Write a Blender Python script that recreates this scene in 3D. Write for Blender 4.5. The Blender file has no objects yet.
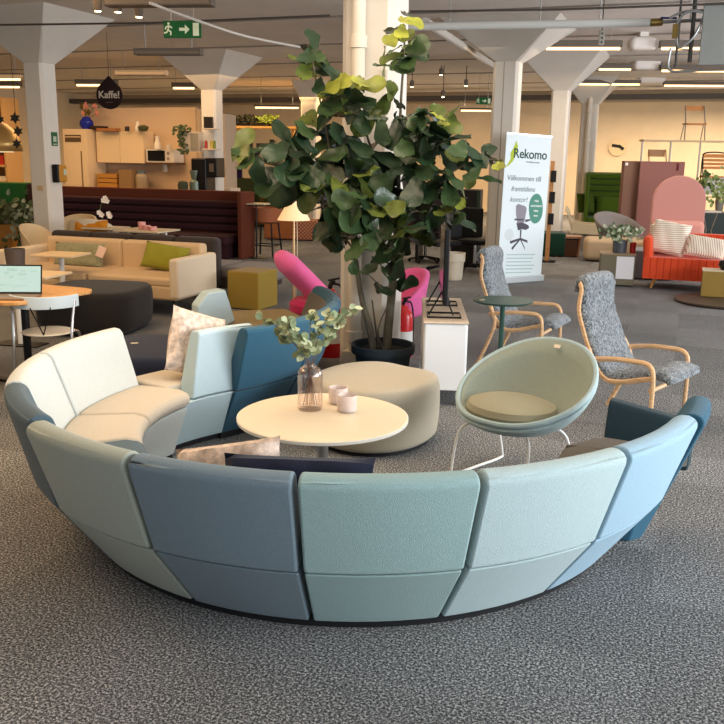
import bpy, bmesh, math, random
from mathutils import Vector, Matrix, noise
random.seed(7)
sc = bpy.context.scene
PI = math.pi
R = math.radians

# ------------------------------------------------------------------ camera
F, HC, PITCH, ROLL = 879.0, 1.75, math.atan((362 - 157.5) / 879.0), 0.0155
FW = Vector((0, math.cos(PITCH), -math.sin(PITCH)))
RT = Vector((1, 0, 0))
UP = Vector((0, math.sin(PITCH), math.cos(PITCH)))
cr, sr = math.cos(ROLL), math.sin(ROLL)
CX = RT * cr + UP * sr
CY = -RT * sr + UP * cr
cam_d = bpy.data.cameras.new('camera')
cam = bpy.data.objects.new('camera', cam_d)
sc.collection.objects.link(cam)
cam_d.sensor_width = 36
cam_d.lens = F / 724 * 36
m = Matrix((CX, CY, -FW)).transposed().to_4x4()
m.translation = Vector((0, 0, HC))
cam.matrix_world = m
cam_d.clip_end = 200
sc.camera = cam

# ------------------------------------------------------------------ world, exposure, daylight
sc.view_settings.view_transform = 'Standard'
sc.view_settings.look = 'None'
sc.view_settings.gamma = 1
sc.view_settings.use_curve_mapping = False
sc.view_settings.exposure = 0.66
w = bpy.data.worlds.new('sky'); sc.world = w; w.use_nodes = True
w.node_tree.nodes['Background'].inputs[0].default_value = (0.85, 0.92, 1.0, 1)
w.node_tree.nodes['Background'].inputs[1].default_value = 0.6

def area(name, loc, target, sx, sy, power, col):
    d = bpy.data.lights.new(name, 'AREA'); d.shape = 'RECTANGLE'; d.size = sx; d.size_y = sy
    d.energy = power; d.color = col
    o = bpy.data.objects.new(name, d); sc.collection.objects.link(o)
    o.location = loc
    o.rotation_euler = (Vector(target) - Vector(loc)).to_track_quat('-Z', 'Y').to_euler()
    return o
COOL = (0.95, 0.98, 1.0); WARM = (1.0, 0.64, 0.32); WARM2 = (1.0, 0.78, 0.55)
area('window_light_side', (7.9, 1.2, 2.0), (0.5, 4.2, 0.3), 6.0, 2.4, 520, COOL)
area('window_light_front', (5.2, -3.8, 2.1), (1.0, 4, 0.5), 5.0, 2.4, 95, COOL)
area('window_light_far_side', (11.5, 11.0, 2.0), (3, 14, 0.5), 7.0, 2.4, 330, (0.95, 0.95, 1.0))
for nm, x, y, z, sx, sy, p, c in (
        ('ceiling_glow_kitchen', -6.0, 17.5, 3.3, 7, 3, 150, WARM), ('ceiling_glow_left', -4.5, 9.0, 3.35, 4, 3, 60, WARM),
        ('ceiling_glow_back', -2.5, 25.8, 3.3, 10, 3, 420, (1.0, .62, .27)), ('ceiling_glow_display', 8.0, 25.0, 3.3, 7, 3, 430, (1.0, .76, .52)),
        ('ceiling_glow_middle', 3.0, 15.0, 3.35, 5, 3, 80, WARM2), ('ceiling_glow_sofa', -0.4, 5.4, 3.4, 3.0, 2.0, 60, WARM2),
        ('ceiling_glow_corner', -3.6, 4.6, 3.4, 2, 3, 70, WARM)):
    area(nm, (x, y, z), (x, y, 0), sx, sy, p, c)

# ------------------------------------------------------------------ pixel helpers (only to read positions off the floor plan)
def ray(x, y):
    u = (x - 362) / F; v = -(y - 362) / F
    return FW + CX * u + CY * v
def at(x, y, z=0.0):
    d = ray(x, y); k = (z - HC) / d.z
    return Vector((0, 0, HC)) + d * k
def dep(x, y, Y):
    d = ray(x, y)
    return Vector((0, 0, HC)) + d * (Y / d.y)

# ------------------------------------------------------------------ materials
def lin(h):
    if isinstance(h, str):
        h = h.lstrip('#'); c = [int(h[i:i + 2], 16) / 255 for i in (0, 2, 4)]
    else: c = h
    return tuple((x / 12.92 if x <= .04045 else ((x + .055) / 1.055) ** 2.4) for x in c) + (1,)
MC = {}
def M(name, col, rough=.8, metal=0.0, nz=0.0, ns=40.0, bump=0.0, bs=None, spec=.3, emit=0.0, alpha=1.0, trans=0.0, stretch=None, sheen=0.0, ecol=None, ior=None):
    if name in MC: return MC[name]
    mt = bpy.data.materials.new(name); mt.use_nodes = True; MC[name] = mt
    nt = mt.node_tree; b = nt.nodes['Principled BSDF']; L = nt.links
    c = lin(col)
    b.inputs['Base Color'].default_value = c
    b.inputs['Roughness'].default_value = rough; b.inputs['Metallic'].default_value = metal
    b.inputs['Specular IOR Level'].default_value = spec
    if sheen: b.inputs['Sheen Weight'].default_value = sheen
    if trans: b.inputs['Transmission Weight'].default_value = trans
    if ior: b.inputs['IOR'].default_value = ior
    if emit:
        b.inputs['Emission Color'].default_value = lin(ecol or col); b.inputs['Emission Strength'].default_value = emit
    if nz or bump:
        tc = nt.nodes.new('ShaderNodeTexCoord'); src = tc.outputs['Object']
        if stretch:
            mp = nt.nodes.new('ShaderNodeMapping'); mp.inputs['Scale'].default_value = stretch
            L.new(src, mp.inputs[0]); src = mp.outputs[0]
        n = nt.nodes.new('ShaderNodeTexNoise'); n.inputs['Scale'].default_value = ns; n.inputs['Detail'].default_value = 4
        L.new(src, n.inputs['Vector'])
        if nz:
            rp = nt.nodes.new('ShaderNodeValToRGB')
            rp.color_ramp.elements[0].position = .3; rp.color_ramp.elements[1].position = .7
            rp.color_ramp.elements[0].color = tuple(x * (1 - nz) for x in c[:3]) + (1,)
            rp.color_ramp.elements[1].color = tuple(min(1, x * (1 + nz)) for x in c[:3]) + (1,)
            L.new(n.outputs['Fac'], rp.inputs[0]); L.new(rp.outputs[0], b.inputs['Base Color'])
        if bump:
            n2 = n
            if bs:
                n2 = nt.nodes.new('ShaderNodeTexNoise'); n2.inputs['Scale'].default_value = bs; n2.inputs['Detail'].default_value = 3; L.new(src, n2.inputs['Vector'])
            bp = nt.nodes.new('ShaderNodeBump'); bp.inputs['Strength'].default_value = bump; bp.inputs['Distance'].default_value = .01
            L.new(n2.outputs['Fac'], bp.inputs['Height']); L.new(bp.outputs[0], b.inputs['Normal'])
    return mt
def fabric(name, col, nz=.16, ns=220, rough=.95, bump=.25): return M(name, col, rough, 0, nz, ns, bump, None, .15, sheen=.12)
def wood(name, col, rough=.5, st=(2, 14, 14)): return M(name, col, rough, 0, .22, 5, .05, None, .35, stretch=st)

# ------------------------------------------------------------------ mesh builder
class MB:
    def __init__(s): s.bm = bmesh.new()
    def face(s, vs, mi=0):
        try:
            f = s.bm.faces.new(vs); f.material_index = mi; return f
        except ValueError: return None
    def box(s, c, d, rz=0.0, rot=None, mi=0, taper=1.0):
        mt = rot if rot is not None else Matrix.Rotation(rz, 3, 'Z')
        vs = []
        for z in (-1, 1):
            k = taper if z < 0 else 1
            for x, y in ((-1, -1), (1, -1), (1, 1), (-1, 1)):
                vs.append(s.bm.verts.new(Vector(c) + mt @ Vector((x * d[0] / 2 * k, y * d[1] / 2 * k, z * d[2] / 2))))
        for q in ((3, 2, 1, 0), (4, 5, 6, 7), (0, 1, 5, 4), (1, 2, 6, 5), (2, 3, 7, 6), (3, 0, 4, 7)):
            s.face([vs[i] for i in q], mi)
        return s
    def tube(s, pts, r, n=8, closed=False, mi=0, flat=1.0, up=None):
        pts = [Vector(p) for p in pts]; N = len(pts)
        rs = r if isinstance(r, (list, tuple)) else [r] * N
        rings = []; prev = None
        for i, p in enumerate(pts):
            if closed: t = pts[(i + 1) % N] - pts[i - 1]
            else: t = pts[min(i + 1, N - 1)] - pts[max(i - 1, 0)]
            t.normalize()
            if up is not None: a = Vector(up)
            elif prev is None: a = Vector((0, 0, 1)) if abs(t.z) < .9 else Vector((1, 0, 0))
            else: a = prev
            a = (a - t * a.dot(t)).normalized(); prev = a; b = t.cross(a)
            rings.append([s.bm.verts.new(p + (a * math.cos(2 * PI * k / n) * flat + b * math.sin(2 * PI * k / n)) * rs[i]) for k in range(n)])
        for i in range(N if closed else N - 1):
            A, B = rings[i], rings[(i + 1) % N]
            for k in range(n): s.face([A[k], A[(k + 1) % n], B[(k + 1) % n], B[k]], mi)
        if not closed:
            s.face(rings[0][::-1], mi); s.face(rings[-1], mi)
        return s
    def cyl(s, a, b, r, r2=None, n=20, mi=0): return s.tube([a, b], [r, r if r2 is None else r2], n, mi=mi)
    def lathe(s, prof, c=(0, 0, 0), n=32, mi=0, sx=1.0, sy=1.0):
        c = Vector(c); rings = []
        for r, z in prof:
            if r < 1e-6: rings.append([s.bm.verts.new(c + Vector((0, 0, z)))])
            else: rings.append([s.bm.verts.new(c + Vector((r * sx * math.cos(2 * PI * k / n), r * sy * math.sin(2 * PI * k / n), z))) for k in range(n)])
        for A, B in zip(rings, rings[1:]):
            for k in range(n):
                k2 = (k + 1) % n
                if len(A) == 1 and len(B) == 1: continue
                if len(A) == 1: s.face([A[0], B[k2], B[k]], mi)
                elif len(B) == 1: s.face([A[k], A[k2], B[0]], mi)
                else: s.face([A[k], A[k2], B[k2], B[k]], mi)
        return s
    def prism(s, poly, z0, z1, mi=0, mt=None):
        f = (lambda v: mt @ v) if mt is not None else (lambda v: v)
        A = [s.bm.verts.new(f(Vector((x, y, z0)))) for x, y in poly]; B = [s.bm.verts.new(f(Vector((x, y, z1)))) for x, y in poly]
        s.face(A[::-1], mi); s.face(B, mi); n = len(poly)
        for k in range(n): s.face([A[k], A[(k + 1) % n], B[(k + 1) % n], B[k]], mi)
        return s
    def sweep(s, sec, frames, mi=0, closed=False):
        """sec: 2D points, frames: functions (a,b)->Vector; one ring per frame"""
        rings = [[s.bm.verts.new(fr(a, b)) for a, b in sec] for fr in frames]; n = len(sec)
        for i in range(len(rings) - (0 if closed else 1)):
            A, B = rings[i], rings[(i + 1) % len(rings)]
            for k in range(n): s.face([A[k], A[(k + 1) % n], B[(k + 1) % n], B[k]], mi)
        if not closed: s.face(rings[0][::-1], mi); s.face(rings[-1], mi)
        return s
    def grid(s, fn, nu, nv, mi=0, wrapu=False):
        g = [[s.bm.verts.new(fn(i / nu, j / nv)) for j in range(nv + 1)] for i in range(nu + (0 if wrapu else 1))]
        for i in range(nu):
            A = g[i]; B = g[(i + 1) % len(g)]
            for j in range(nv): s.face([A[j], B[j], B[j + 1], A[j + 1]], mi)
        return g
    def pillow(s, w, h, t, mt, nu=14, mi=0, pinch=.06):
        for sg in (1, -1):
            def fn(u, v):
                a, b = u * 2 - 1, v * 2 - 1
                e = max(0.0, (1 - a ** 4) * (1 - b ** 4)) ** .5
                k = 1 - pinch * (1 - abs(a) ** 3 * abs(b) ** 3) * (abs(a) ** 4 + abs(b) ** 4) * .6
                wr = .006 * math.sin(9 * a + 4 * b) * e
                return mt @ Vector((a * w / 2 * k, b * h / 2 * k, sg * (t / 2 * e ** .8 + wr)))
            s.grid(fn, nu, nu, mi)
        bmesh.ops.remove_doubles(s.bm, verts=s.bm.verts, dist=1e-4)
        return s
    def build(s, name, mat, parent=None, bevel=0.0, seg=2, sharp=35, subsurf=0, solid=0.0, smooth=True, label=None):
        bmesh.ops.recalc_face_normals(s.bm, faces=s.bm.faces)
        me = bpy.data.meshes.new(name); s.bm.to_mesh(me); s.bm.free()
        for mt in (mat if isinstance(mat, (list, tuple)) else [mat]): me.materials.append(mt)
        if smooth:
            for p in me.polygons: p.use_smooth = True
            if not subsurf and not bevel: me.set_sharp_from_angle(angle=R(sharp))
        o = bpy.data.objects.new(name, me); sc.collection.objects.link(o)
        if parent is not None: o.parent = parent
        if solid:
            md = o.modifiers.new('solid', 'SOLIDIFY'); md.thickness = solid; md.offset = 0
        if bevel:
            md = o.modifiers.new('bevel', 'BEVEL'); md.width = bevel; md.segments = seg; md.limit_method = 'ANGLE'; md.angle_limit = R(30); md.harden_normals = True
        if subsurf:
            md = o.modifiers.new('sub', 'SUBSURF'); md.levels = subsurf; md.render_levels = subsurf
        if label: o['label'] = label
        return o
def bx(c, d, rz=0.0, rot=None): return MB().box(c, d, rz, rot)
def thing(name, label, cat, loc=(0, 0, 0), rz=0.0, group=None):
    o = bpy.data.objects.new(name, None); sc.collection.objects.link(o); o.empty_display_size = .1
    o.location = loc; o.rotation_euler = (0, 0, rz); o['label'] = label; o['category'] = cat
    if group: o['group'] = group
    return o
def tag(o, label, cat, group=None, kind=None):
    o['label'] = label; o['category'] = cat
    if group: o['group'] = group
    if kind: o['kind'] = kind
    return o
def struct(o): o['kind'] = 'structure'; return o
def dup(o, loc=None, rz=None, label=None, group=None):
    c = o.copy(); sc.collection.objects.link(c)
    if loc is not None: c.location = loc
    if rz is not None: c.rotation_euler = (0, 0, rz)
    if label: c['label'] = label
    if group: c['group'] = group
    for ch in [x for x in sc.objects if x.parent == o]:
        d = dup(ch); d.parent = c; d.matrix_parent_inverse = ch.matrix_parent_inverse
    return c
def arc(pts, n=6, closed=False):
    """Catmull-Rom smoothing of a point list"""
    P = [Vector(p) for p in pts]; out = []
    N = len(P)
    for i in range(N if closed else N - 1):
        g = (lambda k: P[k % N]) if closed else (lambda k: P[max(0, min(N - 1, k))])
        a, b, c, d = g(i - 1), g(i), g(i + 1), g(i + 2)
        for k in range(n):
            t = k / n
            out.append(.5 * ((2 * b) + (c - a) * t + (2 * a - 5 * b + 4 * c - d) * t * t + (3 * b - a - 3 * c + d) * t ** 3))
    if not closed: out.append(P[-1])
    return out
def text_obj(name, txt, size, mat, parent, mt, depth=.001, align='CENTER', shear=0, bold=0):
    cu = bpy.data.curves.new(name, 'FONT'); cu.body = txt; cu.size = size; cu.extrude = depth; cu.align_x = align; cu.align_y = 'CENTER'; cu.shear = shear; cu.offset = bold
    tmp = bpy.data.objects.new('tmp_text', cu); sc.collection.objects.link(tmp)
    dg = bpy.context.evaluated_depsgraph_get()
    me = bpy.data.meshes.new_from_object(tmp.evaluated_get(dg)); me.name = name
    bpy.data.objects.remove(tmp)
    me.transform(mt); me.materials.clear(); me.materials.append(mat)
    o = bpy.data.objects.new(name, me); sc.collection.objects.link(o); o.parent = parent
    return o
def facing(ex, ez=(0, 0, 1), o=(0, 0, 0)):
    """matrix that lays xy text on the vertical plane spanned by ex and ez"""
    ex = Vector(ex).normalized(); ez = Vector(ez).normalized(); n = ex.cross(ez)
    mt = Matrix((ex, ez, n)).transposed().to_4x4(); mt.translation = Vector(o); return mt

# ------------------------------------------------------------------ the room
A = R(20)                                   # the building's grid is turned against the view
E1 = Vector((math.cos(A), -math.sin(A), 0)); E2 = Vector((math.sin(A), math.cos(A), 0))
def G(u, v, z=0.0): return E1 * u + E2 * v + Vector((0, 0, z))
CH = 3.72
def carpet():
    mt = bpy.data.materials.new('speckled_carpet_tiles'); mt.use_nodes = True; nt = mt.node_tree; L = nt.links; b = nt.nodes['Principled BSDF']
    b.inputs['Roughness'].default_value = 1; b.inputs['Specular IOR Level'].default_value = .08
    N = nt.nodes.new
    tc = N('ShaderNodeTexCoord')
    mp = N('ShaderNodeMapping'); mp.inputs['Rotation'].default_value = (0, 0, R(20) ); L.new(tc.outputs['Object'], mp.inputs[0])
    n1 = N('ShaderNodeTexNoise'); n1.inputs['Scale'].default_value = 105; n1.inputs['Detail'].default_value = 5; n1.inputs['Roughness'].default_value = .75; L.new(mp.outputs[0], n1.inputs['Vector'])
    r1 = N('ShaderNodeValToRGB'); e = r1.color_ramp.elements
    e[0].position = .42; e[0].color = lin('#333537'); e[1].position = .60; e[1].color = lin('#c5c5c3')
    m1 = e.new(.52); m1.color = lin('#707173')
    L.new(n1.outputs['Fac'], r1.inputs[0])
    sn = N('ShaderNodeVectorMath'); sn.operation = 'SCALE'; sn.inputs['Scale'].default_value = 2.0; L.new(mp.outputs[0], sn.inputs[0])
    fl = N('ShaderNodeVectorMath'); fl.operation = 'FLOOR'; L.new(sn.outputs[0], fl.inputs[0])
    wn = N('ShaderNodeTexWhiteNoise'); wn.noise_dimensions = '2D'; L.new(fl.outputs[0], wn.inputs['Vector'])
    mr = N('ShaderNodeMapRange'); mr.inputs['To Min'].default_value = .84; mr.inputs['To Max'].default_value = 1.12; L.new(wn.outputs['Value'], mr.inputs['Value'])
    n2 = N('ShaderNodeTexNoise'); n2.inputs['Scale'].default_value = .9; n2.inputs['Detail'].default_value = 3; L.new(mp.outputs[0], n2.inputs['Vector'])
    mr2 = N('ShaderNodeMapRange'); mr2.inputs['To Min'].default_value = .8; mr2.inputs['To Max'].default_value = 1.18; L.new(n2.outputs['Fac'], mr2.inputs['Value'])
    mu = N('ShaderNodeMath'); mu.operation = 'MULTIPLY'; L.new(mr.outputs[0], mu.inputs[0]); L.new(mr2.outputs[0], mu.inputs[1])
    mx = N('ShaderNodeVectorMath'); mx.operation = 'SCALE'; L.new(r1.outputs[0], mx.inputs[0]); L.new(mu.outputs[0], mx.inputs['Scale'])
    L.new(mx.outputs[0], b.inputs['Base Color'])
    bp = N('ShaderNodeBump'); bp.inputs['Strength'].default_value = .3; bp.inputs['Distance'].default_value = .004; L.new(n1.outputs['Fac'], bp.inputs['Height']); L.new(bp.outputs[0], b.inputs['Normal'])
    return mt
U0, U1, V0, V1 = -20.0, 9.2, -6.5, 30.0
def slab(name, u0, u1, v0, v1, z0, z1, mat):
    m_ = MB(); mt = Matrix((E1, E2, (0, 0, 1))).transposed()
    m_.box(G((u0 + u1) / 2, (v0 + v1) / 2, (z0 + z1) / 2), (u1 - u0, v1 - v0, z1 - z0), rot=mt)
    return struct(m_.build(name, mat, smooth=False))
slab('floor', U0, U1, V0, V1, -.1, 0, carpet())
ceil_m = M('painted_ceiling', '#ece6df', .9, 0, .05, 1.5, .05, 8)
wall_m = M('cream_plaster', '#e2cfb0', .9, 0, .04, 2, .05, 20)
white_m = M('white_plaster', '#d9d6d0', .85, 0, .03, 2)
slab('ceiling', U0, U1, V0, V1, CH, CH + .12, ceil_m)
slab('wall_back', U0, U1, V1, V1 + .15, 0, CH, wall_m)
slab('wall_left', U0 - .15, U0, V0, V1, 0, CH, wall_m)
# window walls: sill, lintel and piers around the openings
def window_wall(name, along, fixed, a0, a1, n):
    m_ = MB(); mt = Matrix((E1, E2, (0, 0, 1))).transposed()
    def b(a, b_, z0, z1):
        c = ((a + b_) / 2, fixed) if along == 'u' else (fixed, (a + b_) / 2)
        d = (b_ - a, .2, z1 - z0) if along == 'u' else (.2, b_ - a, z1 - z0)
        m_.box(G(c[0], c[1], (z0 + z1) / 2), d, rot=mt)
    b(a0, a1, 0, .8); b(a0, a1, 3.3, CH)
    st = (a1 - a0) / n
    for k in range(n + 1): b(max(a0, a0 + k * st - .25), min(a1, a0 + k * st + .25), .8, 3.3)
    struct(m_.build(name, white_m, smooth=False))
window_wall('wall_right', 'v', U1 + .1, V0, V1, 9)
window_wall('wall_front', 'u', V0 - .1, U0, U1, 8)
# a stub of glazed outer wall close to the sofa is outside the frame; seams of the ceiling slabs
seam_m = M('ceiling_seam', '#968c82', .9)
for k, v in enumerate((9.5, 12.4, 15.3, 18.2, 21.1, 24.0, 26.9)):
    slab('trim_%d' % (k + 1), U0, U1, v, v + .04, CH - .02, CH, seam_m)
slab('trim_8', U0, U1, 25.6, 25.95, CH - .34, CH - .2, M('duct_grey', '#56524e', .6))
slab('trim_9', U0, U1, 27.2, 27.5, CH - .3, CH, M('beam_tan', '#a89a86', .8))

# ------------------------------------------------------------------ columns with flared capitals
col_m = M('column_paint', '#d8d2c8', .8, 0, .03, 3, .08, 12)
def column(label, X, Y, hw, neck, top, name='column'):
    t = thing(name, label, 'column', (X, Y, 0), -A, 'concrete columns with flared capitals')
    m_ = MB(); c = hw * .22
    def octo(h, cc, z): return [Vector(p + (z,)) for p in ((h, -h + cc), (h, h - cc), (h - cc, h), (-h + cc, h), (-h, h - cc), (-h, -h + cc), (-h + cc, -h), (h - cc, -h))]
    rings = [octo(hw, c, 0), octo(hw, c, neck), octo(top, .001, CH)]
    vs = [[m_.bm.verts.new(p) for p in r] for r in rings[:2]]
    for k in range(8): m_.face([vs[0][k], vs[0][(k + 1) % 8], vs[1][(k + 1) % 8], vs[1][k]])
    m_.face(vs[0][::-1]); m_.face(vs[1])
    m_.build('shaft', col_m, t, sharp=20)
    m_ = MB(); q = [m_.bm.verts.new(p) for p in octo(hw, c, neck)]; tp = [m_.bm.verts.new(Vector(p)) for p in ((top, -top, CH), (top, top, CH), (-top, top, CH), (-top, -top, CH))]
    for k in range(4):
        a, b = tp[k - 1] if False else tp[k], tp[(k + 1) % 4]
        m_.face([q[(2 * k) % 8], q[(2 * k + 1) % 8], b, a])
        m_.face([q[(2 * k + 1) % 8], q[(2 * k + 2) % 8], b])
    m_.face(tp); m_.face(q[::-1])
    m_.build('capital', col_m, t, sharp=15)
    return t
def colat(px, Z, *a, **k):
    return column(a[0], dep(px, 110, Z).x, Z, *a[1:], **k)
c_near = column('massive cream column with drainpipe behind the potted fig tree', .07, 7.42, .215, 3.3, .78)
c_l1 = colat(42, 13.6, 'cream column carrying a green sign and an orange defibrillator box', .172, 3.02, .80)
c_l2 = colat(212, 18.6, 'column at the kitchen partition end', .17, 3.03, .78)
c_l3 = colat(311, 24.7, 'distant column rising in front of the plant shelves', .22, 3.18, .40)
c_r1 = colat(506, 13.9, 'column with a thin conduit just behind the roll-up banner', .19, 3.17, .86)
c_r2 = colat(560.5, 17.4, 'column beside the wooden magazine rack and green bench', .165, 3.03, .78)
c_r3 = colat(590, 22.6, 'distant column with heating pipes beside the green booth', .2, 3.1, .66)
# ------------------------------------------------------------------ curved modular sofa
SC = Vector((-.038, 4.347, 0)); S2 = Vector((-1.76, 6.28, 0))
ST = 21.5
def smf(n, c, nz=.12): return fabric(n, c, nz, 260)
F_slate = smf('slate_felt', '#4f616b'); F_sage = smf('sage_felt', '#a2aaa1'); F_blue = smf('slate_blue_felt', '#728490')
F_green = smf('sea_green_felt', '#91acad'); F_pale = smf('pale_aqua_felt', '#abc0c4'); F_sky = smf('sky_blue_felt', '#93b2c6')
F_teal = smf('teal_blue_felt', '#315a70'); F_white = smf('ice_white_felt', '#c9cfcc'); F_cream = smf('cream_seat_felt', '#c3b8a6')
F_ice = smf('ice_blue_felt', '#b7ccd3'); F_dark = smf('dark_teal_felt', '#23363f'); F_taupe = smf('taupe_seat_felt', '#5d5850'); F_khaki = smf('khaki_seat_felt', '#8d7b50')
F_navy = smf('navy_felt', '#252b3d')
black_m = M('black_plinth', '#15161a', .6)
def ringframes(c, a0, a1, n, gap=.35):
    out = []
    for k in range(n + 1):
        a = R(a0 + gap + (a1 - a0 - 2 * gap) * k / n); d = Vector((math.cos(a), math.sin(a), 0))
        out.append(lambda r, z, d=d: c + d * r + Vector((0, 0, z)))
    return out
BACK_A = [(1.562, .345), (1.675, .69), (1.676, .712), (1.66, .73), (1.635, .738), (1.60, .735), (1.575, .715), (1.45, .43), (1.43, .345)]
BACK_E = [(r + .02 * (z > .6), z) for r, z in BACK_A]
BACK_C = [(1.475, .345), (1.60, .70), (1.602, .732), (1.585, .75), (1.535, .752), (1.51, .735), (1.485, .69), (1.38, .43), (1.36, .345)]
BASE_C = [(1.47, .338), (1.30, .035), (1.16, .035), (1.02, .338)]
SEAT_C = [(1.35, .345), (1.36, .425), (1.08, .44), (1.02, .425), (1.0, .39), (1.02, .345)]
BACK_W = [(r - .02 * (z > .6), z + .012 * (z > .6)) for r, z in BACK_A]
BASE_A = [(1.553, .338), (1.33, .035), (1.2, .035), (1.085, .338)]
SEAT_A = [(1.43, .345), (1.445, .425), (1.14, .44), (1.075, .425), (1.055, .39), (1.08, .345)]
BACK_B = [(1.155, .345), (1.165, .68), (1.17, .722), (1.19, .738), (1.235, .738), (1.255, .72), (1.26, .68), (1.275, .43), (1.275, .345)]
BASE_B = [(1.148, .338), (1.292, .035), (1.36, .035), (1.60, .338)]
SEAT_B = [(1.27, .345), (1.26, .425), (1.54, .44), (1.60, .425), (1.62, .39), (1.60, .345)]
PL_A = [(1.305, 0), (1.305, .036), (1.22, .036), (1.22, 0)]
PL_B = [(1.31, 0), (1.31, .036), (1.35, .036), (1.35, 0)]
def module(label, c, a0, a1, mb, ms, kind='A', mbase=None, back=True, twist=0.0, inner=None):
    am = R((a0 + a1) / 2); r0 = 1.3
    base = c + Vector((math.cos(am) * r0, math.sin(am) * r0, 0))
    t = thing('sofa_module', label, 'sofa', base, 0, 'modules of the round sofa')
    o = Vector(c) - base; n = max(2, int(abs(a1 - a0) / 3.4))
    B, S, K, P = {'A': (BACK_A, BASE_A, SEAT_A, PL_A), 'E': (BACK_E, BASE_A, SEAT_A, PL_A), 'W': (BACK_W, BASE_A, SEAT_A, PL_A), 'B': (BACK_B, BASE_B, SEAT_B, PL_B), 'C': (BACK_C, BASE_C, SEAT_C, PL_A)}[kind]
    fr = ringframes(o, a0, a1, n)
    if back: MB().sweep(B, [(lambda r_, z_, k=k: fr[k](r_, z_)) if not twist else (lambda r_, z_, k=k: Matrix.Rotation(R((-twist + 3 * k / n) * max(0, (z_ - .345) / .39) * 1.0 + (-5.0 * k / n)), 3, 'Z') @ (fr[k](r_, z_) - o) + o) for k in range(n + 1)]).build('backrest', mb, t, bevel=.014, seg=3)
    if inner:
        q_ = [p_ for p_ in B if p_[1] > .42][-3:]
        MB().sweep([(q_[0][0] + .02, q_[0][1] - .005), (q_[1][0] - .012, q_[1][1]), (q_[2][0] - .012, q_[2][1]), (q_[2][0] + .02, q_[2][1])], fr).build('inner_face', inner, t, bevel=.004)
    MB().sweep(S, fr).build('shell', mbase or mb, t, bevel=.01)
    MB().sweep(K, fr).build('seat', ms, t, bevel=.02, seg=3)
    MB().sweep(P, ringframes(o, a0, a1, n, 0)).build('plinth', black_m, t)
    return t
a = -139.0
module('curved sofa module in pale grey-green felt next to the dark slate one', SC, a, a + ST, F_sage, F_slate)
module('slate blue sofa module with a speckled pillow leaning inside', SC, a + ST, a + 2 * ST, F_blue, F_navy)
module('sea green sofa module at the middle of the near curve', SC, a + 2 * ST, a + 3 * ST, F_green, F_navy)
module('pale aqua sofa module between sea green and sky blue ones', SC, a + 3 * ST, a + 4 * ST, F_pale, F_taupe)
module('sky blue sofa module beside the teal end module', SC, a + 4 * ST, a + 5 * ST, F_sky, F_taupe)
module('dark slate sofa module between white and grey-green ones', SC, a - ST, a, F_slate, F_slate, 'W')
module('ice white sofa module with cream seat touching the dark slate one', SC, a - 2 * ST, a - ST, F_white, F_cream, 'W')
module('ice white sofa module with cream seat beside the navy pouf', SC, a - 3 * ST - 5, a - 2 * ST, F_white, F_cream, 'W')
aj = a - 3 * ST                                   # -203.5 = 156.5
module('ice blue sofa module turned outward with a pillow behind it', SC, aj - 27, aj - 5.3, F_ice, F_cream, 'B', twist=7)
b2 = -48.0
module('teal blue sofa module next to the ice blue one', S2, b2, b2 + 24, F_teal, F_khaki, 'C')
module('teal blue sofa module facing the vase twigs', S2, b2 + 24, b2 + 46, F_teal, F_khaki, 'C', inner=F_taupe)
F_tb = F_teal
module('teal blue sofa module at the far tip of the curve', S2, b2 + 46, b2 + 74, F_teal, F_khaki, 'C', inner=F_taupe)
# end module with arm
te = module('teal blue end module with dark arm panel', SC, a + 5 * ST, a + 5 * ST + 12.5, F_teal, F_taupe, 'E')
base = te.location
def L_(p): return Vector(p) - base
pa, pb = Vector((1.55, 3.95, 0)), Vector((1.19, 4.14, 0)); dn = (pb - pa).normalized(); nn = Vector((-dn.y, dn.x, 0)); nn = nn if nn.y > 0 else -nn
fr = [lambda u, z, p=p, d_=d_: L_(p + nn * u + Vector((0, 0, z - d_ * (z > .5)))) for p, d_ in ((pa, .05), (pa.lerp(pb, .5), .02), (pb, -.01))]
MB().sweep([(0, .32), (.07, .56), (.09, .585), (.14, .59), (.17, .57), (.12, .32)], fr).build('arm', F_dark, te, bevel=.012)
poly = [SC + Vector((math.cos(R(q)) * rr, math.sin(R(q)) * rr, 0)) for q, rr in ((-19, 1.07), (-19.2, 1.48))]
fr2 = [lambda x, y, z=z: L_((x, y, z)) for z in (.345, .43)]
MB().sweep([(poly[0].x, poly[0].y), (poly[1].x, poly[1].y), (pa.x, pa.y), (pb.x, pb.y)], fr2).build('seat_corner', F_taupe, te, bevel=.01)
MB().sweep([(poly[0].x, poly[0].y), (poly[1].x, poly[1].y), (pa.x - .02, pa.y + .01), (pb.x, pb.y)], [lambda x, y, z=z, k=k: L_(((x - 1.2) * k + 1.2, (y - 3.85) * k + 3.85, z)) for z, k in ((.0, .45), (.338, 1))]).build('shell', F_teal, te, bevel=.01)

# khaki easy module with ice blue back behind the teal curve
t = thing('easy_module', 'khaki seat with ice blue side back behind the teal curve', 'sofa', (-.93, 7.25, 0), R(18))
MB().prism([(-.42, -.42), (.40, -.42), (.46, 0), (.40, .42), (-.36, .42), (-.45, 0)], .14, .43).build('seat', F_khaki, t, bevel=.05, seg=3)
MB().prism([(-.34, -.34), (.34, -.34), (.34, .34), (-.34, .34)], 0, .14).build('base', black_m, t)
MB().prism([(-.17, .12), (-.155, .60), (-.07, .70), (.08, .715), (.16, .46), (-.02, .38), (-.05, .12)], -.05, .10, mt=facing((1, .25, 0), o=(-.36, -.22, 0))).build('backrest', F_ice, t, bevel=.015)

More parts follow.
